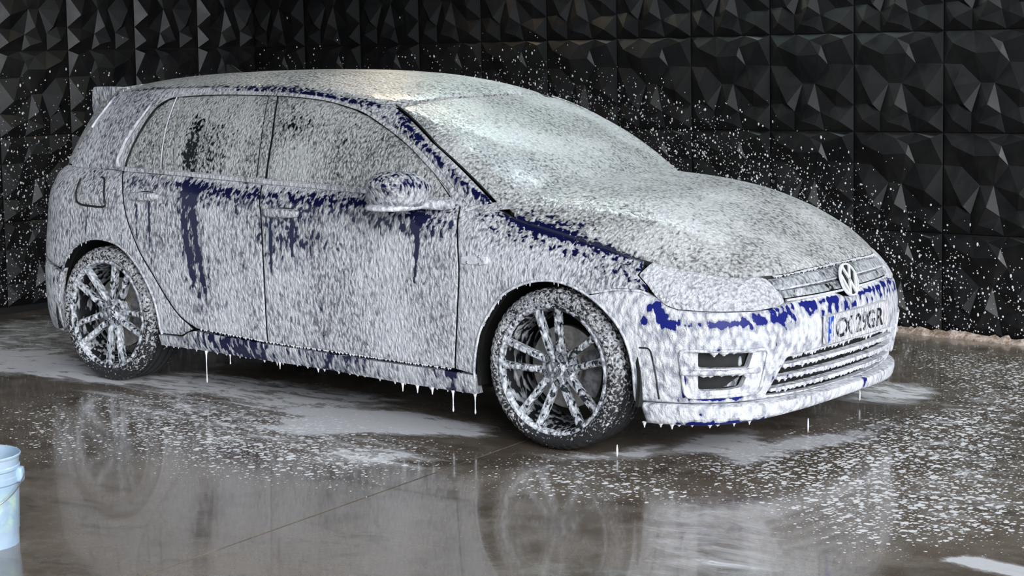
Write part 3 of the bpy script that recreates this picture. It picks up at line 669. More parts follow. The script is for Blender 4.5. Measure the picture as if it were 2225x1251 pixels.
# fuel flap: raised lid with an open gap round it on the right quarter
ff = XS([(-1.365, .962), (-1.335, .93), (-1.300, .850), (-1.485, .848), (-1.520, .90), (-1.535, .958)])
panel('fuel_flap', lambda u, v, off=0.0: skirt(u, v, np.asarray(off) - .006), rnd(ff, .03, 6), M_BODY, parts[1]['qp'], step=.015, thick=.006, gap=0)
gp = spl(XS([(-1.540, .958), (-1.530, .90), (-1.500, .848), (-1.40, .838), (-1.300, .842), (-1.308, .88), (-1.335, .935), (-1.360, .966), (-1.385, .972)]), 5)
MB().tube([tuple(skirt(u, v, -.001)) for u, v in gp], .0055, 6).build('flap_gap', M_SEAL, parts[1]['qp'], 60)

# ---- front bumper (one moulding right round the nose) with its openings
arc = XS(spl(FA, 5)[40:])
half = arc[::-1] + XS([(1.60, .660), (1.70, .660), (1.740, .648)]) + [(1.026, .640), (.985, .612), (.938, .597), (.80, .589), (.605, .583), (.500, .588), (.437, .604), (.309, .606), (.125, .608), (.085, .600), (.055, .586)]
out = half + [(0, .582)] + [(-u, v) for u, v in half[::-1]] + [(u, .236) for u in np.linspace(-1.08, 1.08, 40)]
holes = []
lowg = [(-.455, .392), (-.30, .405), (0, .413), (.30, .405), (.455, .392), (.545, .250), (.30, .243), (0, .240), (-.30, .243), (-.545, .250)]
holes.append(rnd(lowg, .012))
for sg in (1, -1):
    holes.append(rnd([(sg * .854, .437), (sg * .629, .428), (sg * .648, .372), (sg * .854, .377)], .008))
    holes.append(rnd([(sg * .854, .347), (sg * .648, .343), (sg * .668, .298), (sg * .720, .290), (sg * .854, .290)], .008))
fb = panel('front_bumper', skirt, out, M_FRONT, car, holes=holes, step=.011, thick=.035, bare=bare_bumper, gap=.001)
# openings: dark ducts set back behind the moulding
panel('grille_back', skirt, [(-.62, .225), (.62, .225), (.55, .425), (-.55, .425)], M_SEAL, fb, step=.08, off=.10, thick=0, gap=0)
for sg in (1, -1):
    f_ = mir(sg, skirt)
    panel('duct_back', f_, [(.60, .27), (.90, .27), (.90, .45), (.60, .45)], M_SEAL, fb, step=.06, off=.085, thick=0, gap=0)
    panel('duct_vane', f_, [(.615, .36), (.70, .36), (.70, .43), (.63, .43)], M_GRILLE, fb, step=.03, off=.045, thick=.01)
    panel('duct_vane', f_, rnd([(.655, .340), (.735, .292), (.67, .292)], .004), M_GRILLE, fb, step=.03, off=.04, thick=.01)
    # raised frame round the two side openings with a bar between
    loop = densify(rnd([(.926, .447), (.56, .440), (.585, .268), (.905, .262)], .03, 6), .02)
    P = skirt(*np.array(loop).T, -.004); P[:, 1] *= sg; MB().tube(P, .007, 8, closed=True).build('intake_frame', M_FRONT, fb, 60)
    u = np.linspace(.92, .60, 20); P = skirt(u, .360 + 0 * u, -.006); P[:, 1] *= sg
    MB().tube(P, .011, 8).build('intake_bar', M_FRONT, fb, 60)
    loop = [(1.085, .448), (1.045, .444), (1.030, .40), (1.018, .33), (1.012, .25)]
    P = skirt(*np.array(densify(spl(loop), .02, False)).T, -.000); P[:, 1] *= sg; MB().tube(P, .0035, 6).build('bumper_crease', M_SEAL, fb, 60)
for sg in (1, -1):      # foam bead along the wing seam
    P = skirt(s_of_x(np.linspace(1.50, 1.735, 12)), np.interp(np.linspace(1.50, 1.735, 12), [1.50, 1.6, 1.70, 1.735], [.645, .662, .662, .651]), .0005); P[:, 1] *= sg
    MB().tube(P, .0050, 8).build('seam_bead', M_FRONT, fb, 60)
# lower grille bars
def bar(name, z, smax, dep0, dep1, hgt, mat, parent, n=44, sag=0.0):
    u = np.linspace(-smax, smax, n); r = []
    for q in u:
        zz = z + sag * (q / smax) ** 2
        A = skirt(q, zz + hgt * .35, dep0); B = skirt(q, zz - hgt * .5, dep0 - .003); D = skirt(q, zz - hgt * .35, dep1); E_ = skirt(q, zz + hgt * .6, dep1)
        r.append([A, B, D, E_])
    return MB().loft(r).build(name, mat, parent, 40)
for z, sm in ((.368, .475), (.322, .500), (.277, .525)): bar('grille_bar', z, sm, -.002, .030, .0135, M_FRONT, fb, sag=-.006)
for u in (.0,): 
    P = [tuple(skirt(u + .004, z, .03)) for z in (.245, .33, .41)]; MB().tube(P, .006, 6).build('grille_rib', M_SEAL, fb)
# front lip
def lipf(u, v, off=0.0):
    u = np.asarray(u, float); w = np.exp(-(np.abs(u) / .95) ** 6); zb = .140 + .040 * np.exp(-(u / .62) ** 2)
    return skirt(u, zb + (np.asarray(v) - .14) * (.236 - zb) / .096, np.asarray(off) - .006 - .040 * w * np.clip(1.25 - np.abs(np.asarray(v) - .178) / .075, 0, 1) ** .6)
lip = panel('front_lip', lipf, [(u, .232) for u in np.linspace(1.10, -1.10, 50)] + [(u, .14) for u in np.linspace(-1.08, 1.08, 50)], M_FRONT, car, step=.014, thick=.09, bev=.012, bare=bare_lip)

# ---- upper grille between the lamps, with the emblem
ug = panel('upper_grille', skirt, [(-.47, .602), (0, .60), (.47, .602), (.50, .700), (.2, .712), (0, .715), (-.2, .712), (-.50, .700)], M_SEAL, car, step=.05, off=.035, thick=0, gap=0)
bar('grille_bar', .682, .475, -.002, .04, .036, M_GRILLE, ug, sag=-.010)
bar('grille_bar', .636, .450, -.002, .04, .030, M_GRILLE, ug)
u = np.linspace(-.462, .462, 50); MB().tube(skirt(u, .659 - .006 * (u / .46) ** 2, -.004), .0042, 6).build('chrome_strip', M_FRONT, ug, 60)
u = np.linspace(-.445, .445, 50); MB().tube(skirt(u, .612 + 0 * u, -.003), .005, 6).build('chrome_strip', M_FRONT, ug, 60)
P = skirt(np.array([.36]), np.array([.636]), -.006)[0]; v, f = superq(tuple(P), (.008, .022, .014), .4, .4, 20, 8); MB().add(v, f).build('grille_badge', M_FRONT, ug, 60)

M_PLASTER = foamed('foam_on_badge_strokes', (.5, .52, .55), .2, metal=.8, cover=.0, dab=120, spot=70)
def emblem(r, name, mat_ring, mat_back, parent, M4, two=True):
    """round badge with a V over a W, in the XZ plane facing -Y, moved by M4"""
    def put(b, nm, mat, par):
        o = b.build(nm, mat, par, 40); o.data.transform(M4); return o
    d = put(MB().lathe([(0, -.004), (r * .93, -.004), (r * .97, .004), (0, .004)], n=40), name, mat_back, parent)
    b = MB().lathe([(r * .86, .0), (r * .88, -.009), (r * .97, -.009), (r, 0), (r * .86, 0)], n=40)
    put(b, 'ring', mat_ring, d)
    def stroke(b, p, q, w):
        p, q = np.array(p) * r, np.array(q) * r; t = (q - p) / np.linalg.norm(q - p); n_ = np.array([-t[1], t[0]]) * w * r / 2
        c = [p + n_, p - n_, q - n_, q + n_]
        b.add([(c_[0], -.010, c_[1]) for c_ in c] + [(c_[0], 0, c_[1]) for c_ in c], [(0, 1, 2, 3), (0, 4, 5, 1), (1, 5, 6, 2), (2, 6, 7, 3), (3, 7, 4, 0)])
    b = MB(); stroke(b, (-.42, .80), (-.03, .10), .17); stroke(b, (.42, .80), (.03, .10), .17); put(b, 'letter_v', mat_ring, d)
    b = MB(); stroke(b, (-.82, .34), (-.36, -.80), .17); stroke(b, (-.36, -.80), (0, .02), .17); stroke(b, (0, .02), (.36, -.80), .17); stroke(b, (.36, -.80), (.82, .34), .17); put(b, 'letter_w', mat_ring, d)
    return d
for sg in (1, -1):      # rolled lips of the wheel openings
    for A_, nm in ((FA, 'front_fender'), (RA, 'quarter')):
        P = skirt(s_of_x([q[0] for q in spl(A_, 5)]), np.array([q[1] for q in spl(A_, 5)]), -.001); P[:, 1] *= sg
        MB().tube(P, .0055, 8).build('arch_lip', M_FRONT if A_ is FA else M_BODY, parts[sg]['fe' if A_ is FA else 'qp'], 60)
ec = skirt(0, .648, -.012)
emblem(.070, 'emblem', M_FOAM, M_SEAL, ug, Matrix.Translation((ec[0] + .004, 0, .646)) @ Matrix.Rotation(math.radians(90), 4, 'Z') @ Matrix.Rotation(math.radians(-20), 4, 'X'))

# ---- number plate
pc = skirt(0, .478, -.012)
M_PLATE = foamed('foamed_number_plate', (.75, .76, .74), .3, cover=.02, dab=110, stretch=.35, white=(.86, .87, .90), thin_shade=(.6, .6, .64), big=.2)
M_PBLUE = foamed('foamed_plate_blue_band', (.01, .06, .45), .3, cover=-.10, dab=110, stretch=.35, white=(.86, .87, .90), thin_shade=(.4, .45, .7), big=.2)
M_INK = foamed('plate_black_ink', (.012, .012, .014), .4, cover=-.14, dab=150, spot=75, stretch=.3, white=(.82, .83, .86), big=.2)
M_PRED = foamed('foamed_plate_red_band', (.55, .05, .12), .3, cover=.02, dab=110, stretch=.35, white=(.86, .87, .90), thin_shade=(.7, .5, .55), big=.2)
def px(y): return pc[0] + .010 - .10 * y * y
ring = []
for y in np.linspace(-.26, .26, 21): ring.append([(px(y), y, .425), (px(y), y, .535), (px(y) - .02, y, .535), (px(y) - .02, y, .425)])
plate = MB().loft(ring).build('number_plate', M_PLATE, car, 30); tag(plate, 'foam-streaked white number plate with blue end band')
for y0, y1, mt, nm in ((-.256, -.216, M_PBLUE, 'blue_band'), (.232, .250, M_PRED, 'red_band')):
    r = [[(px(y) + .0012, y, .428), (px(y) + .0012, y, .532), (px(y) - .004, y, .532), (px(y) - .004, y, .428)] for y in np.linspace(y0, y1, 4)]
    MB().loft(r).build(nm, mt, plate, 30)
def text(body, size, y, z, mat, nm, parent):
    cu_ = bpy.data.curves.new(nm, 'FONT'); cu_.body = body; cu_.size = size; cu_.align_x = 'CENTER'; cu_.extrude = .0008; cu_.offset = .0012
    o = bpy.data.objects.new(nm, cu_); COL.objects.link(o); o.matrix_world = Matrix.Translation((px(y) + .0022, y, z)) @ Matrix.Rotation(math.radians(90), 4, 'Z') @ Matrix.Rotation(math.radians(90), 4, 'X')
    dg = bpy.context.evaluated_depsgraph_get(); me = bpy.data.meshes.new_from_object(o.evaluated_get(dg)); me.transform(o.matrix_world)
    bpy.data.objects.remove(o); me.materials.clear(); me.materials.append(mat)
    q = bpy.data.objects.new(nm, me); COL.objects.link(q); q.parent = parent; return q
for ch, y in (('C', -.165), ('X', -.105), ('2', -.015), ('9', .040), ('G', .098), ('R', .175)): text(ch, .105, y, .443, M_INK, 'letter', plate)
text('D', .040, -.236, .437, M_PLATE, 'letter', plate)

# ---- bonnet, windscreen, roof
HE = [tuple(q) for q in skirt(np.linspace(0, s_of_x(1.03), 40), TZ(np.linspace(0, s_of_x(1.03), 40)))]
hr = [(q[0], q[1]) for q in HE]                                   # front centre to rear right
rear = spl([(1.022, -.722), (.985, -.712), (.958, -.675), (.968, -.60), (1.005, -.48), (1.055, -.25), (1.075, 0)], 5)
ho = hr + rear[1:] + [(x, -y) for x, y in rear[::-1][1:]] + [(x, -y) for x, y in hr[::-1][1:-1]]
hd = panel('bonnet', hood, ho, M_TOP, car, step=.014, thick=.025, bev=.006, gap=.004, bare=bare_hood, rim=M_SEAL)
ws = panel('windscreen', green, rnd([(-.672, -.05), (-.685, .45), (-.64, .94), (-.50, .975), (-.25, .98), (0, .98), (.25, .98), (.50, .975), (.64, .94), (.685, .45), (.672, -.05), (.4, -.05), (0, -.05), (-.4, -.05)], .01), M_WS, car, step=.025, gap=0, thick=.006)
for sg in (1, -1):
    t = np.linspace(.02, .95, 24); g = np.interp(t, [0, .45, .94], [.680, .692, .648]); P = green(g, t, -.004); P[:, 1] *= sg
    MB().tube(P, .0038, 6).build('screen_moulding', M_SEAL if sg > 0 else M_TRIM, ws, 60)
# scuttle under the screen
v = []; f = []
gs = np.linspace(-.80, .80, 33); A = green(gs, -.02 + 0 * gs, .004)
for q in A:
    s_ = 1 if q[1] < 0 else -1
    v += [tuple(q), (q[0] + .09, q[1] * 1.01, q[2] - .022)]
obj('scuttle', v, [(2 * i, 2 * i + 1, 2 * i + 3, 2 * i + 2) for i in range(32)], M_TRIM, car, smooth=60)
for y0, y1, bx in ((-.48, .12, 0), (.02, .55, 0)):
    ys = np.linspace(y0, y1, 14); P = [(np.interp(abs(y), [0, .25, .5, .645], [1.085, 1.065, 1.01, .945]), y, np.interp(abs(y), [0, .5], [1.022, 1.008])) for y in ys]
    w = MB().tube(P, .007, 6).build('wiper', M_TRIM, car, 60)
    MB().tube([P[4], (P[2][0] + .05, P[2][1], P[2][2] - .012)], [.007, .012], 8).build('wiper_arm', M_TRIM, w, 60)
rx = [(q[0], q[1]) for q in [tuple(w_) for w_ in _cr3(_gt, GR, np.linspace(0, _gt[15], 70))]]
rx = rx + [(-1.62, y) for y in np.linspace(-.50, .50, 8)] + [(x, -y) for x, y in rx[::-1][:-1]]
rf = panel('roof', roof, [q for q in rx if q[0] > -1.625], M_TOP, car, step=.03, gap=.004, thick=.02, bev=.005,
           bare=lambda X: .7 * gauss(np.abs(X[:, 1]) - RYE(X[:, 0]) + .006, .02) * band(X[:, 0], -1.6, .1, .08))
# roof spoiler
def spo(u, v, off=0.0):
    """u along x, v across; top sheet of the spoiler"""
    u = np.asarray(u, float); v = np.asarray(v, float); w = np.abs(v)
    z = 1.408 - .26 * (-1.55 - u) * .45 - .018 * (w / .5) ** 2.5
    return np.stack([u + .08 * (w / .55) ** 2 * np.clip((-1.5 - u) / .3, 0, 1), v, z - np.asarray(off)], -1)
us = np.linspace(-1.50, -1.775, 10); vs_ = np.linspace(-.565, .565, 25); v = []; f = []
for u in us:
    for w in vs_:
        q = spo(u, w); v.append(tuple(q))
nt = len(v)
for i, u in enumerate(us):
    for w in vs_:
        q = spo(u, w); th = .03 + .05 * (i / 9) * (.35 + .65 * (abs(w) / .565) ** 3)
        v.append((q[0] + (.03 if i == 9 else 0), q[1] * .985, q[2] - th))
nv_ = len(vs_)
for i in range(9):
    for j in range(nv_ - 1):
        a = i * nv_ + j; f += [(a, a + 1, a + nv_ + 1, a + nv_), (nt + a, nt + a + nv_, nt + a + nv_ + 1, nt + a + 1)]
for j in range(nv_ - 1): f += [(9 * nv_ + j, 9 * nv_ + j + 1, nt + 9 * nv_ + j + 1, nt + 9 * nv_ + j), (j, nt + j, nt + j + 1, j + 1)]
for i in range(9):
    for j in (0, nv_ - 1): f.append((i * nv_ + j, (i + 1) * nv_ + j, nt + (i + 1) * nv_ + j, nt + i * nv_ + j))
sp = MB().add(v, f).build('roof_spoiler', M_TOP, car, 40)
for sg in (1, -1):      # fins that run down beside the rear screen
    F2 = rnd([(-1.47, 1.392), (-1.59, 1.393), (-1.728, 1.390), (-1.740, 1.30), (-1.722, 1.236), (-1.690, 1.245), (-1.53, 1.365)], .028, 5)
    r = [[(x, -sg * (y - .16 * max(0, -1.5 - x)), z) for x, z in F2] for y in (.588, .592, .560)]
    r[0] = [(x + (.006 if x < -1.7 else 0), y, z - .003) for x, y, z in r[0]]
    MB().loft(r[1:]).build('spoiler_fin', M_BODY, sp, 40)
# aerial
r = []
for k, (t, hx, hy) in enumerate(((0, .075, .022), (.3, .055, .016), (.7, .034, .010), (1, .018, .005))):
    r.append([(-1.29 - .045 * t + hx * math.cos(a), hy * math.sin(a), 1.440 + .050 * t) for a in np.linspace(0, 2 * math.pi, 13)[:-1]])
MB().loft(r).build('aerial', M_SEAL, car, 60)

# ---- tail
rb_half = XS([(-1.66, .50), (-1.90, .56)]) + [(float(u), .56) for u in np.linspace(float(s_of_x(-1.93)), SMAX, 14)]
lo_half = XS([(-1.690, .225)]) + [(float(u), .20) for u in np.linspace(float(s_of_x(-1.72)), SMAX, 20)]
for sg in (1, -1):
    f_ = mir(sg, skirt)
    panel('rear_bumper', f_, XS(spl(RA, 5)[:14]) + rb_half + lo_half[::-1], M_BODY, car, step=.03, thick=.03, gap=.0008)
    tl = [(float(s_of_x(-1.87)), .985), (float(s_of_x(-1.915)), .78), (float(s_of_x(-1.93)), .76)] + [(SMAX - .36, .77), (SMAX - .40, .96), (SMAX - .50, .985)]
    panel('tail_light', f_, rnd(tl, .02), foamed('foamed_red_lens_%d' % (sg + 1), (.22, .012, .014), .1, cover=.05, thin_shade=(.34, .28, .29), white=(.7, .66, .67)), car, step=.03, off=-.006)
    panel('tailgate', f_, [(SMAX - .355, .565), (SMAX, .565), (SMAX, 1.01), (SMAX - .38, 1.01)], M_BODY, car, step=.05)
    g_ = mir(sg, green)
    panel('tailgate_glass', g_, rnd([(2.90, .02), (2.865, .55), (2.86, .93), (GMAX, .93), (GMAX, .02)], .004), M_GLASS, car, step=.05, gap=0)

# ---- hidden structure: inner shell, floor, wheel housings, cabin
def hidden_shell():
    vv = []; ff = []
    for sg in (1, -1):
        f_ = mir(sg, skirt); L = XS([(.90, .21), (-.92, .21)]) + XS(RA[::-1][:0])
        arch_f = XS(spl(FA, 5)); arch_r = XS(spl(RA, 5))
        ol = [(0, .22)] + XS([(1.684, .222)]) + arch_f[::-1] + XS([(.915, .21), (-.935, .21)]) + arch_r[::-1] + [(SMAX, .22), (SMAX, .98)] + topline(-1.9, .80, 20) + [(float(q), float(TZ(q)) - .01) for q in np.linspace(float(s_of_x(.85)), 0, 30)]
        ol = inset(ol, .0)
        panel('inner_shell', lambda u, v, off=0.0, f=f_: f(u, v, np.asarray(off) + .045), ol, M_BLACK, car, step=.08, thick=0, gap=0, bev=0, holes=[] )
hidden_shell()
xs = [-1.90, -1.72, -1.70, -.92, -.90, .90, .92, 1.70, 1.75, 1.95]; hw = [.55, .70, .52, .52, .80, .80, .52, .52, .70, .50]
v = []; 
for x, w in zip(xs, hw): v += [(x, -w, .19), (x, w, .19), (x, -w, .26), (x, w, .26)]
f = []
for i in range(len(xs) - 1):
    a, b = 4 * i, 4 * i + 4; f += [(a, a + 1, b + 1, b), (a + 2, b + 2, b + 3, a + 3), (a, b, b + 2, a + 2), (a + 1, a + 3, b + 3, b + 1)]
f += [(0, 2, 3, 1), (4 * len(xs) - 4, 4 * len(xs) - 3, 4 * len(xs) - 1, 4 * len(xs) - 2)]
MB().add(v, f).build('underbody', M_BLACK, car, None)
for cx in (1.315, -1.315):
    for sg in (1, -1):
        b = MB().lathe([(.385, 0), (.40, 0), (.40, .33), (0.02, .33)], (0, 0, 0), 30, 'y', math.radians(-14), math.radians(194))
        o = b.build('wheel_housing', M_BLACK, car, 60); o.data.transform(Matrix.Translation((cx, -.850 if sg > 0 else .850, .312)) @ (Matrix.Identity(4) if sg > 0 else Matrix.Scale(-1, 4, (0, 1, 0))))
# cabin
MB().box((-1.55, -.70, .26), (.75, .70, .40)).build('cabin_floor', M_DARK, car, None)
v, f = superq((.80, 0, .82), (.18, .70, .16), .5, .4, 30, 12); MB().add(v, f).build('dashboard', M_DARK, car, 60)
def seat(x, y, w):
    v, f = superq((x, y, .52), (.26, w, .09), .45, .4, 24, 10); s = MB().add(v, f).build('seat', M_DARK, car, 60)
    v, f = superq((0, 0, 0), (.08, w, .33), .5, .5, 24, 12); MB().add([(x - .26 + a - .35 * c, y + b, .86 + c) for a, b, c in v], f).build('seat_back', M_DARK, s, 60)
    for k in ((0,) if w < .4 else (-.38, 0, .38)):
        v, f = superq((0, 0, 0), (.05, .13, .085), .6, .6, 20, 10); MB().add([(x - .40 + a, y + k + b, 1.235 + c) for a, b, c in v], f).build('headrest', M_DARK, s, 60)
seat(.18, -.36, .25); seat(.18, .36, .25); seat(-.72, 0, .62)
MB().tube([(.52 - .07 * math.sin(a), .36 + .18 * math.cos(a), .86 + .17 * math.sin(a)) for a in np.linspace(0, 2 * math.pi, 25)[:-1]], .014, 8, closed=True).build('steering_wheel', M_DARK, car, 60)
M_BARREL = foamed('wet_dark_rim_barrel', (.02, .021, .023), .3, metal=.5, cover=-.14, dab=50, spot=40, stretch=.3, thin_shade=(.2, .21, .22), white=(.5, .52, .55))
# ------------------------------------------------------------------ wheels
def tyre_mesh():
    prof = []   # (radius, offset): offset 0 at outer sidewall plane, + inward
    base = [(.250, .020), (.261, .006), (.274, -.002), (.288, -.003), (.302, .003), (.312, .012), (.319, .024), (.3225, .038)]
    gro = [.060, .095, .140, .175]; y = .038
    tread = []
    for g in gro:
        tread += [(.3235, g - .006), (.3155, g - .005), (.3155, g + .005), (.3235, g + .006)]
    prof = base + tread + [(.3225, .197), (.319, .211), (.312, .223), (.302, .232), (.272, .238), (.243, .219)]
    n = 156; v = []; f = []; L = len(prof)
    for i in range(n):
        a = 2 * math.pi * i / n; cut = i % 3 == 0
        for k, (r, h) in enumerate(prof):
            if cut and (5 <= k <= 8 or L - 6 <= k <= L - 3): r -= .0065
            v.append((r * math.cos(a), h, r * math.sin(a)))
    for i in range(n):
        j = (i + 1) % n
        for k in range(L - 1): f.append((i * L + k, j * L + k, j * L + k + 1, i * L + k + 1))
    return v, f
def wheel(cx, cy, sg, rot, detail=True):
    """built facing -Y, turned round for the left side"""
    T = Matrix.Translation((cx, cy, .3235)) @ (Matrix.Identity(4) if sg > 0 else Matrix.Rotation(math.pi, 4, 'Z'))
    def put(b, nm, mat, par, sm=40):
        o = b.build(nm, mat, par, sm); o.data.transform(T)
        at = o.data.attributes.new('bare', 'FLOAT', 'POINT'); return o
    rim = put(MB().lathe([(.2605, .014), (.2625, .004), (.257, -.002), (.250, .000), (.244, .010), (.241, .022)], n=72), 'wheel', M_WHEEL, car)
    put(MB().lathe([(.241, .022), (.232, .045), (.222, .120), (.228, .200), (.246, .208)], n=60), 'rim_barrel', M_BARREL, rim)
    v, f = tyre_mesh(); b = MB().add(v, f); ty = put(b, 'tyre', M_TYRE, rim, 50)
    X = np.array(v); val = np.clip(.15 + .35 * gauss(X[:, 2] + .32, .07) - .32 * gauss(X[:, 2] - .15, .22) + .30 * (X[:, 1] > .05), 0, 1) - .10 * (X[:, 2] > 0)
    ty.data.attributes['bare'].data.foreach_set('value', np.asarray(val, np.float32))
    for p_ in range(5):
        for s in (-1, 1):
            c = math.radians(90 + rot + 72 * p_); a0 = c + s * math.radians(21); a1 = c + s * math.radians(11.5)
            P0 = np.array([.060 * math.cos(a0), .060 * math.sin(a0)]); P1 = np.array([.250 * math.cos(a1), .250 * math.sin(a1)])
            d = (P1 - P0) / np.linalg.norm(P1 - P0); n_ = np.array([-d[1], d[0]]); r = []
            for t, w, y0, dp in ((0, .0165, .036, .030), (.15, .0145, .026, .036), (.5, .0130, .015, .036), (.85, .0140, .007, .034), (1, .019, .005, .028)):
                q = P0 + (P1 - P0) * t
                r.append([(q[0] + n_[0] * w * e, y0 + yy, q[1] + n_[1] * w * e) for e, yy in ((-.55, 0), (.55, 0), (1, .008), (.85, dp), (-.85, dp), (-1, .008))])
            put(MB().loft(r), 'spoke', M_WHEEL, rim, 30)
    hub = put(MB().lathe([(0, .030), (.036, .030), (.040, .038), (.070, .042), (.080, .052), (.078, .085), (0, .085)], n=40), 'hub', M_WHEEL, rim)
    for p_ in range(5):
        a = math.radians(90 + rot + 36 + 72 * p_); c = (.056 * math.cos(a), 0, .056 * math.sin(a))
        put(MB().lathe([(.0165, .044), (.0165, .034), (.0135, .032), (.0125, .040), (.0085, .040), (.0085, .030), (0, .030)], c, 12), 'lug_bolt', M_CHROME, rim)
    em = emblem(.033, 'centre_cap', M_CHROME, M_WHEEL, rim, T @ Matrix.Translation((0, .024, 0)) @ Matrix.Rotation(math.radians(rot), 4, 'Y'))
    put(MB().lathe([(0, .085), (.085, .088), (.085, .105), (.166, .105), (.166, .128), (0, .128)], n=48), 'brake_disc', M_DISC, rim, 30)
    r = []
    for a in np.radians(np.linspace(-36, 30, 12)):
        r.append([(rr * math.cos(a), h, rr * math.sin(a)) for rr, h in ((.108, .080), (.120, .072), (.165, .072), (.186, .084), (.186, .140), (.108, .140))])
    put(MB().loft(r), 'brake_caliper', M_CAL, rim, 40)
    return rim
wheel(1.315, -.8825, 1, 7); wheel(-1.315, -.8825, 1, -26)
wheel(1.315, .8825, -1, 15); wheel(-1.315, .8825, -1, 0)
# ------------------------------------------------------------------ drips, splashes
def drop(b, p, r, L, n=7):
    """a hanging drip: neck at p, bead at the end"""
    x, y, z = p
    prof = [(r * 1.7, .5 * r), (r * 1.5, 0), (r * .9, -.32 * L), (r * .5, -.66 * L), (r * .42, -.88 * L), (r * .05, -L)] if L < .04 else [(r * 1.7, .4 * r), (r * .8, -.15 * L), (r * .45, -.4 * L), (r * .45, -.7 * L), (r * .75, -.9 * L), (r * .5, -.97 * L), (r * .05, -L)]
    b.add(*(lambda q: (q.v, q.f))(MB().lathe(prof, (x, y, z), n, 'z')))
def fringe(name, P, parent, rr=(.003, .006), LL=(.006, .022), every=.012, seed=1):
    g = random.Random(seed); b = MB(); acc = 0; nxt = 0
    for i in range(len(P) - 1):
        d = math.dist(P[i], P[i + 1]); 
        while nxt < acc + d:
            t = (nxt - acc) / d; q = [P[i][k] * (1 - t) + P[i + 1][k] * t for k in range(3)]
            r = g.uniform(*rr); drop(b, q, r, g.uniform(*LL) * (1 if g.random() < .75 else 1.7)); nxt += g.uniform(.5, 1.6) * every
        acc += d
    return tag(b.build(name, M_FOAM, parent, 60), kind='stuff')
def line(fn, us, zs, off): return [tuple(q) for q in fn(np.asarray(us, float), np.asarray(zs, float), off)]
xs = np.linspace(.90, -.93, 60); fringe('foam_fringe', line(skirt, s_of_x(xs), np.interp(xs, [-.955, -.7, -.3, .1, .5, .915], [.206, .207, .201, .197, .183, .178]), .0), car, (.003, .006), (.004, .012), .055, 3)
xs = np.linspace(.80, -.66, 60); fringe('foam_fringe', line(skirt, s_of_x(xs), np.interp(xs, [-.69, -.24, .1, .82], [.312, .290, .286, .276]), -.002), car, (.0025, .004), (.003, .006), .016, 4)
us = np.linspace(1.09, .62, 30); fringe('foam_fringe', line(lipf, us, us * 0 + .143, .01), lip, (.004, .007), (.005, .014), .045, 5)
for k, (z, sm) in enumerate(((.368, .475), (.322, .500), (.277, .525))):
    us = np.linspace(-sm * .97, sm * .97, 50); fringe('foam_fringe', line(skirt, us, z - .010 - .006 * (us / sm) ** 2, .002), fb, (.004, .007), (.002, .007), .022, 10 + k)
us = np.linspace(-.44, .44, 50); fringe('foam_fringe', line(skirt, us, np.interp(np.abs(us), [0, .3, .455], [.412, .404, .392]), .004), fb, (.005, .010), (.006, .013), .018, 20)
us = np.linspace(-.44, .46, 60); fringe('foam_fringe', line(skirt, us, TZ(np.abs(us)) - .004, -.002), hd, (.004, .007), (.003, .007), .018, 21)
us = np.linspace(.64, .845, 12); fringe('foam_fringe', line(skirt, us, us * 0 + .434, .004), fb, (.007, .014), (.004, .014), .045, 22)
us = np.linspace(.655, .845, 12); fringe('foam_fringe', line(skirt, us, us * 0 + .346, .004), fb, (.006, .011), (.003, .007), .045, 23)
A_ = spl(FA, 6)[14:54]; fringe('foam_fringe', line(skirt, s_of_x([q[0] for q in A_]), [q[1] for q in A_], .004), parts[1]['fe'], (.003, .005), (.004, .012), .03, 24)
A_ = spl(RA, 6)[20:50]; fringe('foam_fringe', line(skirt, s_of_x([q[0] for q in A_]), [q[1] for q in A_], .004), parts[1]['qp'], (.003, .005), (.004, .012), .035, 25)
# long single strings of foam hanging from the sill and lip
for x, z, L, r in ((-.655, .208, .150, .0042), (-.50, .206, .045, .004), (-.19, .200, .03, .004), (.79, .180, .090, .0055), (.905, .178, .085, .005), (.60, .180, .032, .0055), (.52, .182, .036, .005), (.68, .180, .03, .006)):
    q = skirt(s_of_x(x), z, -.006); b = MB(); drop(b, tuple(q), r, L, 9); b.build('foam_drip', M_FOAM, car, 60)
# drops in mid air under the lip
def falling(p, L, r=.004):
    v, f = superq(p, (r, r, L / 2), 1, 1, 10, 10); return MB().add(v, f).build('falling_drop', M_FOAM, None, 60)
for p, L, lb in (((1.99, -.02, .035), .06, 'falling white foam drop below the front lip, beside the foam pool'), ((1.90, .62, .045), .05, 'falling white foam drop below the far end of the lip'),
                 ((1.60, -.84, .03), .05, 'falling white foam drop just ahead of the front tyre')):
    tag(falling(p, L), lb, 'foam drop')
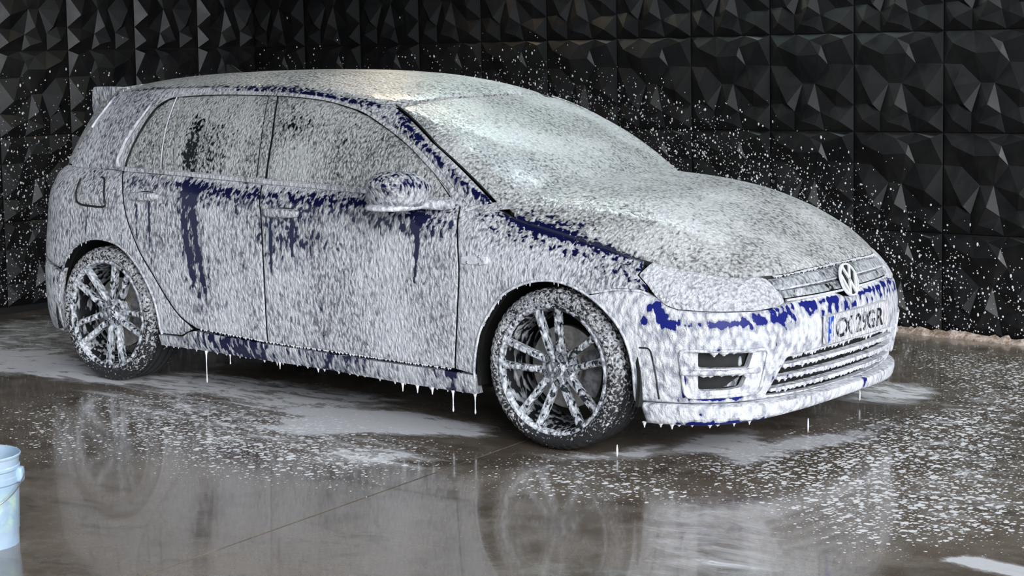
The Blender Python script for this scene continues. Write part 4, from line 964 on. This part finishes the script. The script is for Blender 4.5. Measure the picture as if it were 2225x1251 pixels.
# specks of foam thrown on the walls
def specks(name, R, O, n, dens, seed, rmax, parent):
    g = np.random.RandomState(seed); b = MB(); k = 0; tries = 0
    O = Vector(O); R3 = R.to_3x3(); v = []; f = []
    while k < n and tries < n * 60:
        tries += 1
        u = g.uniform(-5.9, 2.6); z = g.uniform(-1.60, .55)
        if g.rand() > dens(u, z): continue
        # height of the facet under the speck
        a = (u / SP) % 1; c = (z / SP) % 1
        h = PLOOK(a, c) if parent is wb else PLOOK(1 - a, c)
        r = rmax * (.28 + .80 * g.rand() ** 2.6); e = g.uniform(1.0, 1.9) if g.rand() < .4 else 1.0
        m = 6; i0 = len(v); cpt = (u, -h - .0035, z)
        v.append(tuple(O + R3 @ Vector((cpt[0], cpt[1] - r * .55, cpt[2]))))
        for j in range(m):
            t = 2 * math.pi * j / m; v.append(tuple(O + R3 @ Vector((cpt[0] + r * math.cos(t), cpt[1] + .002, cpt[2] + r * e * math.sin(t)))))
        f += [(i0, i0 + 1 + j, i0 + 1 + (j + 1) % m) for j in range(m)]; k += 1
    o = obj(name, v, f, M_FOAM, parent, smooth=80); tag(o, kind='stuff'); return o
_tri = []
for q in PM1.polygons:
    vs3 = [PM1.vertices[i].co for i in q.vertices]
    if len(vs3) == 3 and all(w.y < .011 for w in vs3): _tri.append([(w.x / SP, w.z / SP, -w.y) for w in vs3])
_tri = np.array(_tri)
_gu = (np.arange(48) + .5) / 48; _GX, _GY = np.meshgrid(_gu, _gu, indexing='ij'); _LUT = np.zeros((48, 48))
for T3 in _tri:
    (x0, y0, h0), (x1, y1, h1), (x2, y2, h2) = T3; d = (y1 - y2) * (x0 - x2) + (x2 - x1) * (y0 - y2)
    if abs(d) < 1e-9: continue
    l0 = ((y1 - y2) * (_GX - x2) + (x2 - x1) * (_GY - y2)) / d; l1 = ((y2 - y0) * (_GX - x2) + (x0 - x2) * (_GY - y2)) / d; l2 = 1 - l0 - l1
    k = (l0 >= -.01) & (l1 >= -.01) & (l2 >= -.01); _LUT[k] = (l0 * h0 + l1 * h1 + l2 * h2)[k]
def PLOOK(a, c): return _LUT[min(47, int(a * 48)), min(47, int(c * 48))]
def dens_back(u, z):
    # u = 0 at the seam right of the bonnet, z = 0 at the top seam: spray thrown past the bonnet and the screen
    top = np.interp(u, [-3.5, -2.75, -2.0, -1.3, -.6, 0, .5, 1.2], [.02, -.02, -.18, -.34, -.62, -.92, -1.1, -1.3])
    if z > top: return .012 * max(0, 1 - (z - top) / .25)
    d = min(1, (top - z) / .38); fade = np.interp(u, [-6, -4, -3, -.5, .3, 1.0, 1.9], [.1, .4, .9, 1, .55, .22, .06])
    return (.06 + .94 * d ** 1.3) * fade
def dens_left(u, z):
    top = -.12
    if z > top: return .01 * max(0, 1 - (z - top) / .3)
    return min(1, .05 + ((top - z) / .75) ** 1.2)
specks('foam_specks', RB, BO, 11500, dens_back, 5, .0062, wb)
specks('foam_specks', RL, LO, 7500, lambda u, z: dens_left(u, z) if -4.3 < u < -.05 else 0, 6, .0062, wl_)
# dried scum along the foot of the back wall
b = MB(); g = random.Random(4); r = []
x = -3.6
while x < 3.2:
    y = 2.60 - (x - 1.363) * .0452 - .050; h = .020 + .020 * g.random(); w = .020 + .025 * g.random()
    z0 = float(floor_z(x)); r.append([(x, y + .005, z0 - .004), (x, y + .005, z0 + h), (x, y, z0 + h * g.uniform(.7, 1.1)), (x, y - w * .6, z0 + h * .5), (x, y - w * 1.4, z0 - .004)]); x += g.uniform(.015, .05)
t = NT('beige_scum'); pos = t.n('NewGeometry').outputs['Position']; n_ = t.noise(pos, 22, 5, .7).outputs[0]
scum = b.loft(r).build('scum_line', t.done(t.pri(Base_Color=t.mix(t.rng(n_, .35, .65), (.20, .13, .085), (.62, .50, .44)), Roughness=.7, Normal=t.n('Bump', None, Height=n_, Strength=.8, Distance=.02))), None, 80)
tag(scum, 'beige line of dried foam scum along the wall foot', 'scum', kind='stuff')
# ------------------------------------------------------------------ bucket
bx, by = .575, -3.05
bk = empty('bucket', (bx, by, 0)); tag(bk, 'pale blue-white plastic bucket with wire handle at the left edge', 'bucket')
t = NT('pale_blue_plastic'); pos = t.n('TexCoord').outputs['Object']
n1 = t.noise(pos, 9, 4, .6).outputs[0]
sp_ = t.n('SeparateXYZ', None, Vector=pos)
lab = t.math('MULTIPLY', t.rng(t.noise(pos, 14, 3, .6).outputs[0], .42, .58), t.math('MULTIPLY', t.rng(sp_.outputs[2], .05, .09), t.rng(sp_.outputs[2], .20, .15)))
lab = t.math('MULTIPLY', lab, t.rng(sp_.outputs[0], .05, .10))
c = t.mix(t.rng(n1, .3, .7), (.25, .36, .47), (.34, .43, .53)); c = t.mix(t.math('MULTIPLY', lab, .45), c, (.52, .70, .42))
M_PAIL = t.done(t.pri(Base_Color=c, Roughness=.32, Subsurface_Weight=.0))
MB().lathe([(.0, .004), (.118, .004), (.122, 0), (.1225, .045), (.1245, .050), (.1295, .205), (.1335, .210), (.1335, .228), (.130, .231), (.1305, .250), (.1345, .254), (.1345, .262), (.131, .266), (.133, .292), (.1375, .294), (.1385, .299), (.1360, .302), (.1310, .300), (.1270, .270), (.1190, .012), (0, .010)], (0, 0, 0), 72, 'z').build('bucket_body', M_PAIL, bk, 35)
wt = NT('grey_soapy_water'); ps = wt.n('TexCoord').outputs['Object']; nn = wt.noise(ps, 25, 4, .6).outputs[0]
wm = wt.done(wt.pri(Base_Color=wt.mix(wt.rng(nn, .4, .6), (.18, .19, .19), (.42, .43, .44)), Roughness=.1))
MB().lathe([(0, .215), (.1235, .215), (.1235, .212), (0, .212)], (0, 0, 0), 48, 'z').build('soapy_water', wm, bk, 40)
for a in (math.atan2(cr.y, cr.x), math.atan2(cr.y, cr.x) + math.pi):
    d = Vector((math.cos(a), math.sin(a), 0)); v, f = superq((0, 0, 0), (.014, .020, .026), .5, .5, 20, 10)
    Rm = Matrix.Rotation(a, 4, 'Z'); ear = MB().add([tuple(Rm @ Vector(q) + d * .136 + Vector((0, 0, .232))) for q in v], f).build('ear', M_PAIL, bk, 50)
a0 = math.atan2(cr.y, cr.x); P = []
for k in np.linspace(0, math.pi, 25):     # wire bail hanging forward
    e = Vector((math.cos(a0), math.sin(a0), 0)); n_ = Vector((-math.sin(a0), math.cos(a0), 0)) * -1
    P.append(tuple(e * (.152 * math.cos(k)) + n_ * (.150 * math.sin(k)) + Vector((0, 0, .235 - .10 * math.sin(k)))))
P = [tuple(Vector((math.cos(a0), math.sin(a0), 0)) * .152 + Vector((0, 0, .235)) + q) for q in (Vector((0, 0, 0)),)] + P[1:]
MB().tube(P, .0022, 6).build('wire_handle', plain('galvanised_wire', (.35, .35, .36), .35, metal=.9), bk, 60)
